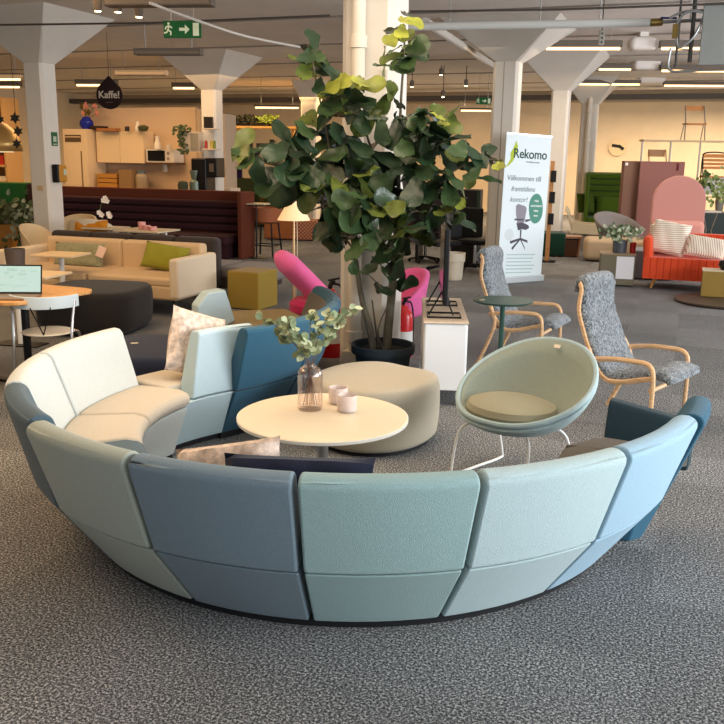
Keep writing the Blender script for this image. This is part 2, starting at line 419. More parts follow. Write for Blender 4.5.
# pillows
def pillow_at(label, c, w, h, th, rot, mat, group=None, name='pillow'):
    mt = Matrix.Identity(3) if rot is None else rot
    o = MB().pillow(w, h, th, mt).build(name, mat, None)
    o.location = c
    return tag(o, label, 'pillow', group)
def RM(z, x=0, y=0): return (Matrix.Rotation(z, 3, 'Z') @ Matrix.Rotation(x, 3, 'X') @ Matrix.Rotation(y, 3, 'Y'))
P_spk = M('speckled_linen', '#d8c3b4', .95, 0, .38, 26, .3, 120)
P_navy = fabric('navy_pillow', '#1d2236', .1)
dirn = lambda q: Vector((math.cos(R(q)), math.sin(R(q)), 0))
q = -107; pillow_at('speckled beige pillow against the slate blue module', SC + dirn(-112) * 1.25 + Vector((0, 0, .53)), .45, .30, .13, RM(R(-110 + 90), R(66), 0) @ Matrix.Rotation(R(14), 3, 'Z'), P_spk)
pillow_at('navy pillow against the sea green module', SC + dirn(-98) * 1.37 + Vector((0, 0, .55)), .56, .30, .14, RM(R(-4), R(62)), P_navy)
pillow_at('speckled beige pillow behind the ice blue module', SC + dirn(136) * 1.37 + Vector((0, 0, .615)), .42, .40, .13, RM(R(141 + 90), R(100), 0) @ Matrix.Rotation(R(20), 3, 'Z'), P_spk)

# ------------------------------------------------------------------ round coffee table and what stands on it
tw = M('pale_birch_laminate', '#ecdcc0', .38, 0, .04, 3, 0, spec=.4); white_edge = M('white_edge', '#f0ece2', .5)
steel = M('brushed_steel', '#b9bab8', .3, .9); white_metal = M('white_metal', '#e8e8e4', .45); blackmetal = M('black_metal', '#17171a', .45, .2)
ct = thing('coffee_table', 'round coffee table with pale top inside the curved sofa', 'table', (-.19, 4.185, 0))
MB().lathe([(0, .478), (.40, .478), (.418, .488), (.422, .498), (.418, .502), (.405, .503), (0, .503)], n=64).build('tabletop', [tw], ct)
MB().lathe([(.424, .484), (.4245, .499), (.420, .499), (.420, .484), (.424, .484)], n=64).build('edge_band', white_edge, ct)
MB().cyl((0, 0, .015), (0, 0, .478), .028).build('pole', steel, ct)
MB().lathe([(0, 0), (.24, 0), (.24, .008), (.05, .016), (0, .016)], n=40).build('foot', steel, ct)
def thin_glass(nm, tint, strength=.12):
    mt = bpy.data.materials.new(nm); mt.use_nodes = True; nt = mt.node_tree; nt.nodes.clear(); N = nt.nodes.new
    o_ = N('ShaderNodeOutputMaterial'); mx = N('ShaderNodeMixShader'); tr_ = N('ShaderNodeBsdfTransparent'); gl = N('ShaderNodeBsdfGlossy'); lw = N('ShaderNodeLayerWeight')
    tr_.inputs[0].default_value = lin(tint); gl.inputs['Roughness'].default_value = .05; lw.inputs[0].default_value = .35
    mr_ = N('ShaderNodeMapRange'); mr_.inputs['To Min'].default_value = .04; mr_.inputs['To Max'].default_value = .4
    nt.links.new(lw.outputs['Facing'], mr_.inputs['Value']); nt.links.new(mr_.outputs[0], mx.inputs[0]); nt.links.new(tr_.outputs[0], mx.inputs[1]); nt.links.new(gl.outputs[0], mx.inputs[2]); nt.links.new(mx.outputs[0], o_.inputs[0])
    return mt
glass = thin_glass('rose_glass', '#fefaf9')
vz = .503
vp = dep(310, 412, 4.33); vp = at(310, 409, vz)
vase = thing('glass_vase', 'tall clear rose glass vase with eucalyptus twigs on the coffee table', 'vase', (vp.x, vp.y, vz))
vase.scale = (1, 1, 1.13)
MB().lathe([(0, 0), (.058, 0), (.064, .01), (.064, .155), (.060, .178), (.046, .195), (.028, .202), (.027, .208), (.0255, .208), (.026, .2), (.044, .191), (.058, .176), (.0615, .155), (.0615, .014), (0, .01)], n=40).build('glass_body', glass, vase)
leaf_eu = M('eucalyptus_leaf', '#808c68', .6, 0, .3, 12); leaf_eu2 = M('eucalyptus_pale_leaf', '#b3ba94', .6)
twig = M('twig_brown', '#6d5546', .8)
tg = thing('eucalyptus_twigs', 'sprig of grey-green eucalyptus standing in the rose glass vase', 'twigs', (vp.x, vp.y, vz))
tg.scale = (1.08, 1.08, 1.14)
def disc_leaf(mb, c, d, nrm, L, W, mi=0):
    d = d.normalized(); s = d.cross(nrm).normalized(); n2 = s.cross(d)
    pr = [(0, 0), (.2, .6), (.5, 1), (.8, .75), (1, 0)]
    mid = [mb.bm.verts.new(c + d * L * u + n2 * (-.12 * L * (u - .5) ** 2)) for u, _ in pr]
    for sg in (1, -1):
        e = [mid[0]] + [mb.bm.verts.new(c + d * L * u + s * sg * W / 2 * w_ + n2 * .08 * L) for u, w_ in pr[1:-1]] + [mid[-1]]
        for i in range(len(pr) - 1):
            vs = [mid[i], mid[i + 1], e[i + 1], e[i]]; vs2 = []
            for v in vs:
                if v not in vs2: vs2.append(v)
            mb.face(vs2 if sg > 0 else vs2[::-1], mi)
st = MB(); lv = MB(); rnd = random.Random(3)
for (tx, ty, tz) in ((-.22, .02, .40), (-.10, -.06, .40), (.0, .03, .42), (.09, -.03, .43), (.20, .03, .45), (-.15, .06, .31), (.13, .07, .36), (-.05, -.1, .34)):
    p0 = Vector((-tx * .15, -ty * .15, .02)); p1 = Vector((tx * .06, ty * .06, .2)); p3 = Vector((tx, ty, tz)); p2 = p1.lerp(p3, .5) + Vector((0, 0, .04))
    path = arc([p0, p1, p2, p3], 6); st.tube(path, .0016, 5)
    for k in range(8, len(path)):
        for sgn in (1, -1):
            if rnd.random() < .80:
                d = Vector((rnd.uniform(-1, 1), rnd.uniform(-1, 1), rnd.uniform(-.3, .8)))
                disc_leaf(lv, path[k], d, Vector((rnd.uniform(-.6, .6), -.8, rnd.uniform(.0, 1))), rnd.uniform(.036, .056), rnd.uniform(.028, .04), 0 if rnd.random() < .6 else 1)
st.build('stems', twig, tg); lv.build('leaves', [leaf_eu, leaf_eu2], tg)
holder_m = M('pink_frosted_glass', '#fff0ec', .25, 0, .05, 30, .1, spec=.5, trans=.45)
wax = M('candle_wax', '#f6e7da', .6)
for (px, py, lb) in ((343, 403, 'pink frosted glass candle holder nearer the ottoman on the coffee table'), (347, 411, 'pink frosted glass candle holder nearer the table edge')):
    c = at(px - 5 if py == 403 else px, py, vz)
    h = thing('candle_holder', lb, 'candle holder', (c.x, c.y, vz), 0, 'pink candle holders')
    MB().lathe([(0, 0), (.042, 0), (.049, .006), (.050, .085), (.046, .085), (.043, .012), (0, .01)], n=28).build('glass_cup', holder_m, h)
    MB().lathe([(0, .011), (.03, .011), (.03, .03), (0, .03)], n=20).build('candle', wax, h)

# ------------------------------------------------------------------ ottomans and poufs
def blob(name, label, cat, c, rx, ry, h, mat, rz=0, e=2.4, kid=0.0, base=.03, group=None, round_=.06, n=48):
    t = thing(name, label, cat, (c[0], c[1], 0), rz, group)
    def out(a):
        ca, sa = math.cos(a), math.sin(a)
        k = (abs(ca) ** e + abs(sa) ** e) ** (-1 / e)
        k *= 1 - kid * max(0, math.cos(a - 1.5)) ** 6
        return Vector((ca * k * rx, sa * k * ry, 0))
    pr = [(.0, base), (.90, base), (.965, base + .03), (.99, base + .12), (1, h * .6), (.995, h - round_ * 1.1), (.97, h - round_ * .4), (.93, h - round_ * .1), (.86, h), (.5, h + .008), (0, h + .01)]
    mb = MB(); rings = []
    for s_, z in pr:
        if s_ == 0: rings.append([mb.bm.verts.new((0, 0, z))])
        else: rings.append([mb.bm.verts.new(out(2 * PI * k / n) * s_ + Vector((0, 0, z))) for k in range(n)])
    for P_, Q in zip(rings, rings[1:]):
        for k in range(n):
            k2 = (k + 1) % n
            if len(P_) == 1: mb.face([P_[0], Q[k2], Q[k]])
            elif len(Q) == 1: mb.face([P_[k], P_[k2], Q[0]])
            else: mb.face([P_[k], P_[k2], Q[k2], Q[k]])
    mb.build('cushion', mat, t, sharp=60)
    mb = MB(); mb.prism([tuple((out(2 * PI * k / 24) * .86)[:2]) for k in range(24)], 0, base + .005); mb.build('base', black_m, t)
    return t
F_beige = fabric('greige_wool', '#b4ab98', .12); F_char = fabric('charcoal_wool', '#2b2929', .1)
ot = blob('ottoman', 'pebble shaped greige ottoman behind the coffee table', 'ottoman', (.09, 5.38), .385, .44, .42, F_beige, R(-35), 2.2, .2)
nv = blob('pouf', 'round navy pouf behind the white sofa modules', 'pouf', (-1.45, 6.15), .50, .46, .42, F_navy)
tagm = M('cream_paper', '#e8d8c4', .8)
MB().box((-.18, .0, .432), (.05, .02, .004), R(20)).build('price_sticker', tagm, nv)
blob('ottoman', 'black soft square ottoman beside the beige sofa', 'ottoman', (-2.72, 8.85), .50, .52, .44, F_char, R(-8), 4)

# ------------------------------------------------------------------ shell lounge chair
F_shell = fabric('sage_wool', '#8d968b', .12); F_rim = fabric('pale_blue_wool', '#a5b9bc', .1); F_pad = fabric('olive_sage_wool', '#98947c', .12)
sh = thing('shell_lounge_chair', 'sage shell lounge chair on white sled legs beside the sofa ring', 'chair', (.855, 4.68, 0), R(-46))
sh.scale = (.88, .88, .97)
N = 48
def rimp(a):   # a=0 front, PI back
    f = (1 - math.cos(a)) / 2
    x = math.copysign(abs(math.sin(a)) ** .82, math.sin(a)) * (.36 + .06 * math.sin(a) ** 2 + .02 * f); y = -math.cos(a) * .30 + .16 * f
    z = .40 + .36 * (f ** 1.25)
    return Vector((x, y, z))
def shp(u, v):
    a = 2 * PI * u; r_ = rimp(a); b = Vector((0, 0.0, .335))
    k = v; hh = k ** 2.2
    return Vector((b.x + (r_.x - b.x) * (k ** .72), b.y + (r_.y - b.y) * (k ** .72), b.z + (r_.z - b.z) * hh))
mb = MB(); mb.grid(lambda u, v: shp(u, .02 + .98 * v), N, 10, wrapu=True)
mb.build('inner_shell', F_shell, sh, solid=.02)
mb = MB(); mb.grid(lambda u, v: shp(u, .02 + .98 * v) * 1.0 + (Vector((shp(u, 1).x, shp(u, 1).y, 0)).normalized() * .022 - Vector((0, 0, .026))) * (1 if v < 1 else .9), N, 10, wrapu=True)
mb.build('outer_shell', F_rim, sh, solid=.018)
mb = MB(); mb.tube([rimp(2 * PI * k / N) + Vector((rimp(2 * PI * k / N).x, rimp(2 * PI * k / N).y, 0)).normalized() * .012 for k in range(N)], .017, 8, closed=True); mb.build('rim_piping', F_rim, sh)
mb = MB(); mb.lathe([(0, .385), (.22, .385), (.285, .40), (.30, .43), (.285, .462), (.23, .48), (0, .488)], (0, -.045, 0), 36, sx=1.0, sy=.86); mb.build('seat_cushion', F_pad, sh)
MB().box((.0, .415, .735), (.045, .004, .022), rot=RM(0, R(-30))).build('price_tag', tagm, sh)
for sx_, nm in ((-1, 'leg'), (1, 'leg')):
    x0, x1 = sx_ * .20, sx_ * .27
    p = arc([(x0, -.16, .335), (x1, -.22, .27), (x1 + sx_ * .01, -.27, .05), (x1 + sx_ * .01, -.25, .012), (x1 + sx_ * .01, 0, .010), (x1 + sx_ * .01, .24, .012), (x1 + sx_ * .01, .26, .05), (x1, .18, .27), (x0, .12, .335)], 5)
    MB().tube(p, .0085, 8).build('leg', white_metal, sh)
MB().tube([(-.2, -.16, .333), (.2, -.16, .333)], .0085, 8).build('crossbar', white_metal, sh)
MB().tube([(-.2, .12, .333), (.2, .12, .333)], .0085, 8).build('crossbar', white_metal, sh)

# ------------------------------------------------------------------ bentwood armchairs with sheepskin
W_oak = wood('bent_oak', '#d6ae84', .45)
def sheepskin_mat(nm, c1, c2):
    mt = bpy.data.materials.new(nm); mt.use_nodes = True; nt = mt.node_tree; L = nt.links; b = nt.nodes['Principled BSDF']
    b.inputs['Roughness'].default_value = 1; b.inputs['Specular IOR Level'].default_value = .05; b.inputs['Sheen Weight'].default_value = .3
    tc = nt.nodes.new('ShaderNodeTexCoord')
    n1 = nt.nodes.new('ShaderNodeTexNoise'); n1.inputs['Scale'].default_value = 38; n1.inputs['Detail'].default_value = 5; n1.inputs['Distortion'].default_value = 1.4
    L.new(tc.outputs['Object'], n1.inputs['Vector'])
    r = nt.nodes.new('ShaderNodeValToRGB'); r.color_ramp.elements[0].position = .35; r.color_ramp.elements[1].position = .66
    r.color_ramp.elements[0].color = lin(c1); r.color_ramp.elements[1].color = lin(c2)
    L.new(n1.outputs['Fac'], r.inputs[0]); L.new(r.outputs[0], b.inputs['Base Color'])
    bp = nt.nodes.new('ShaderNodeBump'); bp.inputs['Strength'].default_value = 1; bp.inputs['Distance'].default_value = .02; L.new(n1.outputs['Fac'], bp.inputs['Height']); L.new(bp.outputs[0], b.inputs['Normal'])
    return mt
fleece = sheepskin_mat('grey_sheepskin', '#3f464c', '#989fa5')
def bentwood(label, loc, rz, k=1.0):
    t = thing('bentwood_armchair', label, 'chair', loc, rz, 'sheepskin bentwood armchairs')
    # side profile, x forward, z up
    prof = arc([(-.375, 0, .90), (-.36, 0, .96), (-.325, 0, .975), (-.30, 0, .93), (-.305, 0, .87), (-.30, 0, .78), (-.25, 0, .66), (-.18, 0, .52), (-.10, 0, .40), (-.02, 0, .345), (.10, 0, .35), (.24, 0, .385), (.36, 0, .41), (.44, 0, .40), (.455, 0, .375)], 6)
    def at_(i): return prof[i]
    n = len(prof) - 1
    mb = MB()
    def wid(s_): return .205 + .045 * min(1, s_ * 2.2)
    def skin(u, v, off=.02):
        i = u * n; i0 = min(n - 1, int(i)); p = prof[i0].lerp(prof[i0 + 1], i - i0)
        tn = (prof[i0 + 1] - prof[i0]).normalized(); nr = Vector((-tn.z, 0, tn.x)); nr = nr if (nr.x > 0 or nr.z > 0) else -nr
        a = (v * 2 - 1); edge = (1 - abs(a) ** 6)
        w_ = (wid(u) + .02) * a
        q_ = p + nr * (off * (.35 + .65 * edge) * (1 - .45 * max(0, (u - .8) / .2))) + Vector((0, w_, 0)) - nr * (.02 if abs(a) > .97 else 0)
        f = noise.noise(q_ * 30 + Vector(loc)) * .007
        return q_ + nr * f + Vector((0, f, 0))
    mb.grid(lambda u, v: skin(u, v, .042), 60, 22)
    mb.grid(lambda u, v: skin(u, v, .002), 60, 22)
    bmesh.ops.remove_doubles(mb.bm, verts=mb.bm.verts, dist=.004)
    # close over head and toe
    mb.build('sheepskin', fleece, t, sharp=80, solid=.008)
    for sg in (-1, 1):
        y = sg * .235
        side = [Vector((p.x - .014, sg * (wid(i / n) + .02), p.z - .014)) for i, p in enumerate(prof) if 12 <= i < n - 12]
        MB().tube(side, .013, 8, flat=1.5).build('frame_rail', W_oak, t)
        y = sg * .32
        arm = arc([(-.30, y, .0), (-.25, y, .10), (-.17, y, .27), (-.12, y, .42), (-.06, y, .485), (.05, y, .50), (.2, y, .505), (.29, y, .50), (.335, y, .475), (.35, y, .42), (.35, y, .25), (.345, y, .0)], 6)
        arm1 = arc([(-.30, y, .0), (-.24, y, .11), (-.165, y, .27), (-.13, y, .40), (-.19, y * .92, .53)], 6)
        arm2 = arc([(-.20, y * .9, .455), (-.10, y, .475), (.05, y, .495), (.2, y, .50), (.28, y, .497), (.325, y, .475), (.345, y, .42), (.35, y, .25), (.345, y, .0)], 6)
        MB().tube(arm1, .0155, 8, flat=1.15).build('rear_leg', W_oak, t)
        MB().tube(arm2, .0155, 8, flat=1.15).build('armrest', W_oak, t)
        MB().cyl((-.16, sg * .24, .46), (-.145, sg * .33, .455), .014, n=8).build('bracket', W_oak, t)
    MB().tube([(-.145, -.32, .33), (-.145, .32, .33)], .016, 8).build('crossbar', W_oak, t)
    MB().tube([(.33, -.32, .32), (.33, .32, .32)], .016, 8).build('crossbar', W_oak, t)
    t.scale = (.87, .90, .985)
    return t
def rear_to_root(p, rz):
    f = Vector((math.cos(rz), math.sin(rz), 0)); l = Vector((-f.y, f.x, 0))
    return Vector((p[0], p[1], 0)) + f * .28 + l * .30
r1_ = R(-41); p = at(566, 421); bentwood('bentwood armchair with blue-grey sheepskin closest to the teal sofa end', tuple(rear_to_root(p, r1_)), r1_)
r2_ = R(-28); p = at(474, 364); bentwood('bentwood armchair with grey sheepskin beside the small green table', tuple(rear_to_root(p, r2_)), r2_)

# small green side table
gp = at(497, 362); gg = M('bottle_green_lacquer', '#35574c', .4)
g = thing('side_table', 'small round bottle green side table between shell chair and armchair', 'table', (dep(502, 320, 6.9).x, 6.9, 0))
g.scale = (1, 1, 1.17)
MB().lathe([(0, .555), (.22, .555), (.235, .562), (.235, .570), (0, .572)], n=48).build('tabletop', gg, g)
MB().cyl((0, 0, .01), (0, 0, .556), .02).build('pole', gg, g)
MB().lathe([(0, 0), (.17, 0), (.17, .008), (.03, .02), (0, .02)], n=36).build('foot', gg, g)
MB().box((-.17, -.03, .5735), (.04, .03, .003), R(10)).build('price_sticker', tagm, g)

# ------------------------------------------------------------------ white sideboard and monitor
W_white = M('white_lacquer', '#e6e8ea', .45); W_top = wood('washed_wood', '#cdbba6', .5)
sb = thing('sideboard', 'white sideboard seen from its end beside the potted tree', 'sideboard', (.62, 6.68, 0), R(-3))
bx((0, 0, .365), (.315, 1.1, .49)).build('body', W_white, sb, bevel=.02)
bx((0, 0, .617), (.325, 1.12, .016)).build('top_panel', W_top, sb, bevel=.007)
for sx_ in (-1, 1):
    for sy_ in (-1, 1): bx((sx_ * .145, sy_ * .52, .062), (.04, .04, .124)).build('leg', W_white, sb)
bx((0, -.545, .14), (.33, .012, .03)).build('rail', W_white, sb)
tv = thing('monitor', 'black flat screen seen edge-on standing on the white sideboard', 'monitor', (.62, 6.68, .625), R(-3))
scr = M('screen_glass', '#0b0c0f', .12)
bx((-.01, -.12, .38), (.035, .86, .54), R(0)).build('screen_casing', blackmetal, tv, bevel=.008)
bx((-.0295, -.12, .38), (.003, .82, .50), R(0)).build('screen_panel', scr, tv)
for yy in (-.34, .2):
    MB().tube([(-.13, yy - .1, .012), (.11, yy - .1, .012), (.11, yy + .1, .012), (-.13, yy + .1, .012)], .007, 6, closed=True).build('stand_foot', blackmetal, tv)
    MB().tube([(-.12, yy, .012), (-.02, yy, .2)], .006, 6).build('stand_strut', blackmetal, tv)
    MB().tube([(.06, yy, .012), (-.0, yy, .15)], .006, 6).build('stand_strut', blackmetal, tv)
# ------------------------------------------------------------------ fiddle-leaf fig in a dark pot
TX, TY = .16, 6.62
fig = thing('potted_fig_tree', 'tall fiddle-leaf fig in a dark slate pot in front of the cream column', 'plant', (TX, TY, 0))
pot_m = M('slate_pot', '#29333c', .55, 0, .06, 6)
MB().lathe([(0, 0), (.17, 0), (.185, .01), (.215, .285), (.24, .29), (.245, .30), (.245, .355), (.238, .36), (.228, .355), (.222, .30), (0, .30)], n=48).build('pot', pot_m, fig)
MB().lathe([(0, .325), (.12, .32), (.221, .302)], n=36).build('soil', M('dark_soil', '#2a2420', 1, 0, .3, 60, .6), fig)
bark = M('fig_bark', '#5f594b', .9, 0, .22, 14, .5, 30, stretch=(3, 3, 1))
def tp(px, py, dy=0.0):
    return dep(px, py, TY + dy) - Vector((TX, TY, 0))
branches = [
    ([(386, 358, 0), (388, 330, 0), (392, 290, 0), (395, 250, -.02), (398, 200, 0), (399, 150, 0), (401, 100, 0), (404, 55, 0), (405, 25, 0)], [.036, .035, .032, .026, .018, .012, .010, .008, .005]),
    ([(374, 358, -.02), (370, 330, -.03), (362, 300, -.03), (356, 262, -.02), (350, 225, -.02), (340, 190, 0), (330, 150, 0), (322, 110, .02), (315, 75, .02), (312, 50, 0)], [.030, .028, .022, .018, .014, .011, .009, .007, .006, .004]),
    ([(372, 300, .03), (378, 345, .0), (380, 358, .0)], [.006, .009, .010]),
    ([(388, 358, -.05), (378, 330, -.05), (396, 290, -.04)], [.007, .006, .005]),
    ([(350, 222, 0), (325, 195, -.1), (290, 170, -.15), (262, 158, -.15), (245, 150, -.15)], [.012, .010, .008, .006, .004]),
    ([(397, 215, 0), (375, 160, .05), (362, 120, .05), (352, 92, .05), (343, 82, .05)], [.012, .009, .007, .005, .004]),
    ([(397, 205, 0), (415, 185, -.1), (432, 150, -.1), (442, 120, -.1)], [.011, .009, .007, .004]),
    ([(396, 225, 0), (420, 200, -.15), (452, 172, -.2), (480, 160, -.2), (498, 160, -.2)], [.011, .009, .007, .005, .003]),
    ([(395, 240, 0), (415, 235, -.2), (440, 215, -.25)], [.010, .007, .004]),
    ([(392, 275, 0), (380, 240, -.25), (372, 215, -.3)], [.009, .007, .004]),
    ([(354, 250, 0), (335, 225, -.2), (318, 200, -.3)], [.009, .007, .004]),
    ([(393, 290, 0), (380, 285, -.1), (366, 272, -.15)], [.006, .005, .003]),
]
tr = MB()
for pts, rs in branches:
    P_ = arc([tp(*q) for q in pts], 4); n_ = len(P_); rr = []
    for i in range(n_):
        f_ = i / 4; k = min(int(f_), len(rs) - 1); k2 = min(k + 1, len(rs) - 1); rr.append(rs[k] + (rs[k2] - rs[k]) * (f_ - k))
    if pts[0][1] == 358 and len(pts) > 4: P_[0].z = min(P_[0].z, .30)
    (MB().tube(P_, rr, 9).build('trunk' if rs[0] > .025 else 'branch', bark, fig))
leaf_m = M('fig_leaf', '#34492a', .36, 0, .30, 9, .35, 24, spec=.5)
leaf_d = M('fig_leaf_deep', '#243823', .34, 0, .25, 9, .35, 24, spec=.5)
leaf_y = M('fig_leaf_yellow', '#8a8f35', .42, 0, .3, 10, .3, 24, spec=.5)  # yellow-green tone for some upper and outer leaves
leaf_o = M('fig_leaf_olive', '#556128', .38, 0, .3, 9, .3, 24, spec=.5)
LSC = 1.22
LP = [0, .06, .14, .26, .40, .54, .68, .80, .90, .97, 1.0]
LW = [.04, .16, .34, .50, .62, .82, .98, 1.0, .84, .50, .12]
def fig_leaf(mb, base, d, nrm, L_, W_, mi, rnd):
    d = d.normalized(); s = d.cross(nrm)
    if s.length < .05: s = d.cross(Vector((.3, -.9, .2)))
    s.normalize(); n2 = s.cross(d); curl = rnd.uniform(.1, .5); cup = rnd.uniform(.02, .14); ph = rnd.uniform(0, 6)
    rows = []
    for t, wv in zip(LP, LW):
        c = base + d * L_ * (t - .12 * curl * t * t) - n2 * L_ * curl * .55 * t * t
        row = []
        for a in (-1, -.5, 0, .5, 1):
            wav = .035 * L_ * math.sin(t * 13 + ph + a * 2) * abs(a)
            row.append(mb.bm.verts.new(c + s * a * wv * W_ / 2 + n2 * (cup * W_ * abs(a) + wav)))
        rows.append(row)
    for A_, B_ in zip(rows, rows[1:]):
        for j in range(4): mb.face([A_[j], A_[j + 1], B_[j + 1], B_[j]], mi)
# groups of leaves: centre pixel, spread in pixels, depth offset, number, tone (0 mid, 1 deep, 2 yellow), length
groups = [
    (407, 18, 6, 6, 0, 3, 2, .17), (398, 34, 9, 6, 0, 4, 2, .18), (404, 52, 14, 10, 0, 8, 0, .20), (394, 62, 14, 8, 0, 4, 1, .20),
    (312, 48, 9, 9, 0, 4, 0, .18), (306, 62, 14, 8, 0, 5, 1, .19), (325, 66, 9, 8, 0, 3, 1, .20), (316, 78, 8, 8, 0, 2, 1, .2),
    (338, 80, 8, 5, 0, 3, 2, .24), (362, 84, 8, 6, 0, 3, 2, .22), (346, 102, 18, 10, 0, 9, 0, .24), (362, 112, 16, 10, 0, 6, 1, .24),
    (318, 128, 14, 10, -.05, 6, 1, .25), (393, 100, 9, 10, 0, 3, 1, .2), (400, 125, 10, 12, 0, 5, 1, .22), (376, 122, 10, 8, 0, 3, 0, .24),
    (239, 148, 5, 4, -.15, 2, 2, .25), (258, 158, 14, 12, -.15, 7, 0, .25), (290, 150, 14, 14, -.15, 9, 1, .26), (292, 178, 22, 12, -.15, 13, 0, .26),
    (315, 160, 20, 20, -.1, 13, 1, .26), (325, 190, 20, 16, -.1, 12, 0, .26), (345, 150, 16, 18, 0, 10, 1, .25), (352, 178, 18, 18, -.05, 10, 0, .26),
    (372, 160, 16, 16, 0, 9, 1, .25), (385, 190, 16, 16, 0, 9, 0, .25), (404, 165, 12, 16, 0, 7, 1, .25),
    (428, 118, 14, 9, -.1, 8, 0, .23), (446, 118, 8, 8, -.1, 4, 2, .20), (425, 138, 18, 12, -.1, 11, 1, .25), (444, 146, 14, 12, -.1, 8, 0, .24), (412, 150, 12, 12, -.1, 6, 0, .24),
    (466, 152, 10, 9, -.2, 5, 1, .22), (482, 158, 10, 9, -.2, 5, 1, .2), (478, 176, 10, 7, -.2, 3, 0, .2), (497, 162, 4, 4, -.2, 2, 2, .16),
    (445, 182, 16, 12, -.2, 8, 0, .24), (424, 180, 16, 14, -.15, 9, 1, .25), (450, 205, 8, 10, -.25, 3, 2, .22), (436, 210, 14, 12, -.2, 7, 1, .24), (456, 222, 8, 6, -.25, 3, 0, .2),
    (340, 215, 14, 14, -.15, 9, 1, .25), (362, 212, 16, 12, -.3, 10, 0, .25), (382, 222, 16, 14, -.3, 10, 1, .25), (404, 215, 16, 14, -.2, 10, 0, .25),
    (338, 240, 12, 12, -.25, 8, 1, .25), (358, 243, 14, 14, -.3, 9, 0, .25), (382, 250, 12, 10, -.25, 6, 0, .24), (405, 242, 14, 12, -.2, 8, 1, .24), (425, 238, 12, 10, -.2, 5, 1, .23),
    (378, 262, 10, 8, -.2, 3, 0, .22), (398, 262, 8, 6, -.2, 3, 1, .2), (356, 267, 3, 3, -.1, 1, 0, .14), (380, 288, 7, 3, -.1, 2, 1, .16), (403, 284, 7, 3, -.1, 2, 0, .16),
]
fl = MB(); rnd = random.Random(11)
for (px, py, sx_, sy_, dy, cnt, tone, ln) in groups:
    if py > 205 and cnt > 3: py -= 9
    hub = tp(px, py + 4, dy)
    cnt = max(1, round(cnt * (.72 if py > 140 and cnt > 4 else .9)))
    for k in range(cnt):
        an = 2 * PI * (k + rnd.random() * .7) / cnt
        q = tp(px + sx_ * .75 * math.cos(an), py + sy_ * .75 * math.sin(an), dy + rnd.uniform(-.2, .2))
        d = (q - hub); d = d.normalized() * .9 + Vector((rnd.uniform(-.35, .35), rnd.uniform(-.7, .3), rnd.uniform(-.95, .3)))
        tn = Vector((rnd.uniform(-.5, .5), rnd.uniform(-1.0, -.1), rnd.uniform(.25, 1.0)))
        mi = tone if rnd.random() < .65 else rnd.choice((0, 1))
        if tone == 2 and mi != 2: mi = 3
        elif tone != 2 and rnd.random() < (.42 if py < 125 else .12): mi = 3
        L1 = ln * LSC * rnd.uniform(.8, 1.12)
        fig_leaf(fl, q - d.normalized() * L1 * .45, d, tn, L1, L1 * rnd.uniform(.48, .62), mi, rnd)
fl.build('foliage', [leaf_m, leaf_d, leaf_y, leaf_o], fig, sharp=80)

# drainpipe on the near column
pipe_m = M('pipe_paint', '#dcd3c4', .6)
pp = at(362, 352, 0); cp = c_near.location
fx = Matrix.Rotation(-A, 4, 'Z')
dp = thing('drainpipe', 'cream drainpipe running up the front of the near column', 'pipe', tuple(cp + fx @ Vector((-.045, -.275, 0))), -A)
MB().cyl((0, 0, 0), (0, 0, CH), .055, n=24).build('pipe', pipe_m, dp)
for z in (.30, 2.62, 3.25):
    MB().lathe([(.055, z - .05), (.068, z - .045), (.068, z + .045), (.055, z + .05)], n=24).build('collar', pipe_m, dp)
bx((0, .0, .09), (.18, .12, .18)).build('base_box', pipe_m, dp, bevel=.01)

# ------------------------------------------------------------------ pink chairs, extinguishers, floor lamp
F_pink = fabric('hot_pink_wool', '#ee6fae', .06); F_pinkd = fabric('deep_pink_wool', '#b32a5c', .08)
def pink_chair(label, loc, rz):
    t = thing('tub_chair', label, 'chair', loc, rz, 'pink tub chairs behind the column')
    mb = MB()
    def bk(a, th=.05):
        x, y = math.sin(a) * .32, -math.cos(a) * .30
        return Vector((x, y, 0))
    def fn(u, v):
        a = R(-120) + R(240) * u; hgt = .36 + .42 * math.cos(a / 1.6) ** 1.2 * v
        p_ = bk(a) * (1 + .22 * v); return Vector((p_.x, -p_.y, .36 + (hgt - .36)))
    mb.grid(fn, 28, 8); mb.build('backrest', F_pink, t, solid=.07, sharp=80)
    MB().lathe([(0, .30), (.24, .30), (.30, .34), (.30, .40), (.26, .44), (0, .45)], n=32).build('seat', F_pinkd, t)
    MB().cyl((0, 0, .03), (0, 0, .31), .025).build('pole', blackmetal, t)
    for k in range(4):
        a = PI / 4 + k * PI / 2; MB().tube([(0, 0, .06), (.26 * math.cos(a), .26 * math.sin(a), .018)], .014, 6).build('foot', blackmetal, t)
    return t
p = at(325, 330); 
ch = thing('tub_chair', 'hot pink tub chair tilted behind the tip of the teal sofa', 'chair', (-.40, 8.45, 0), R(20), 'pink tub chairs behind the column')
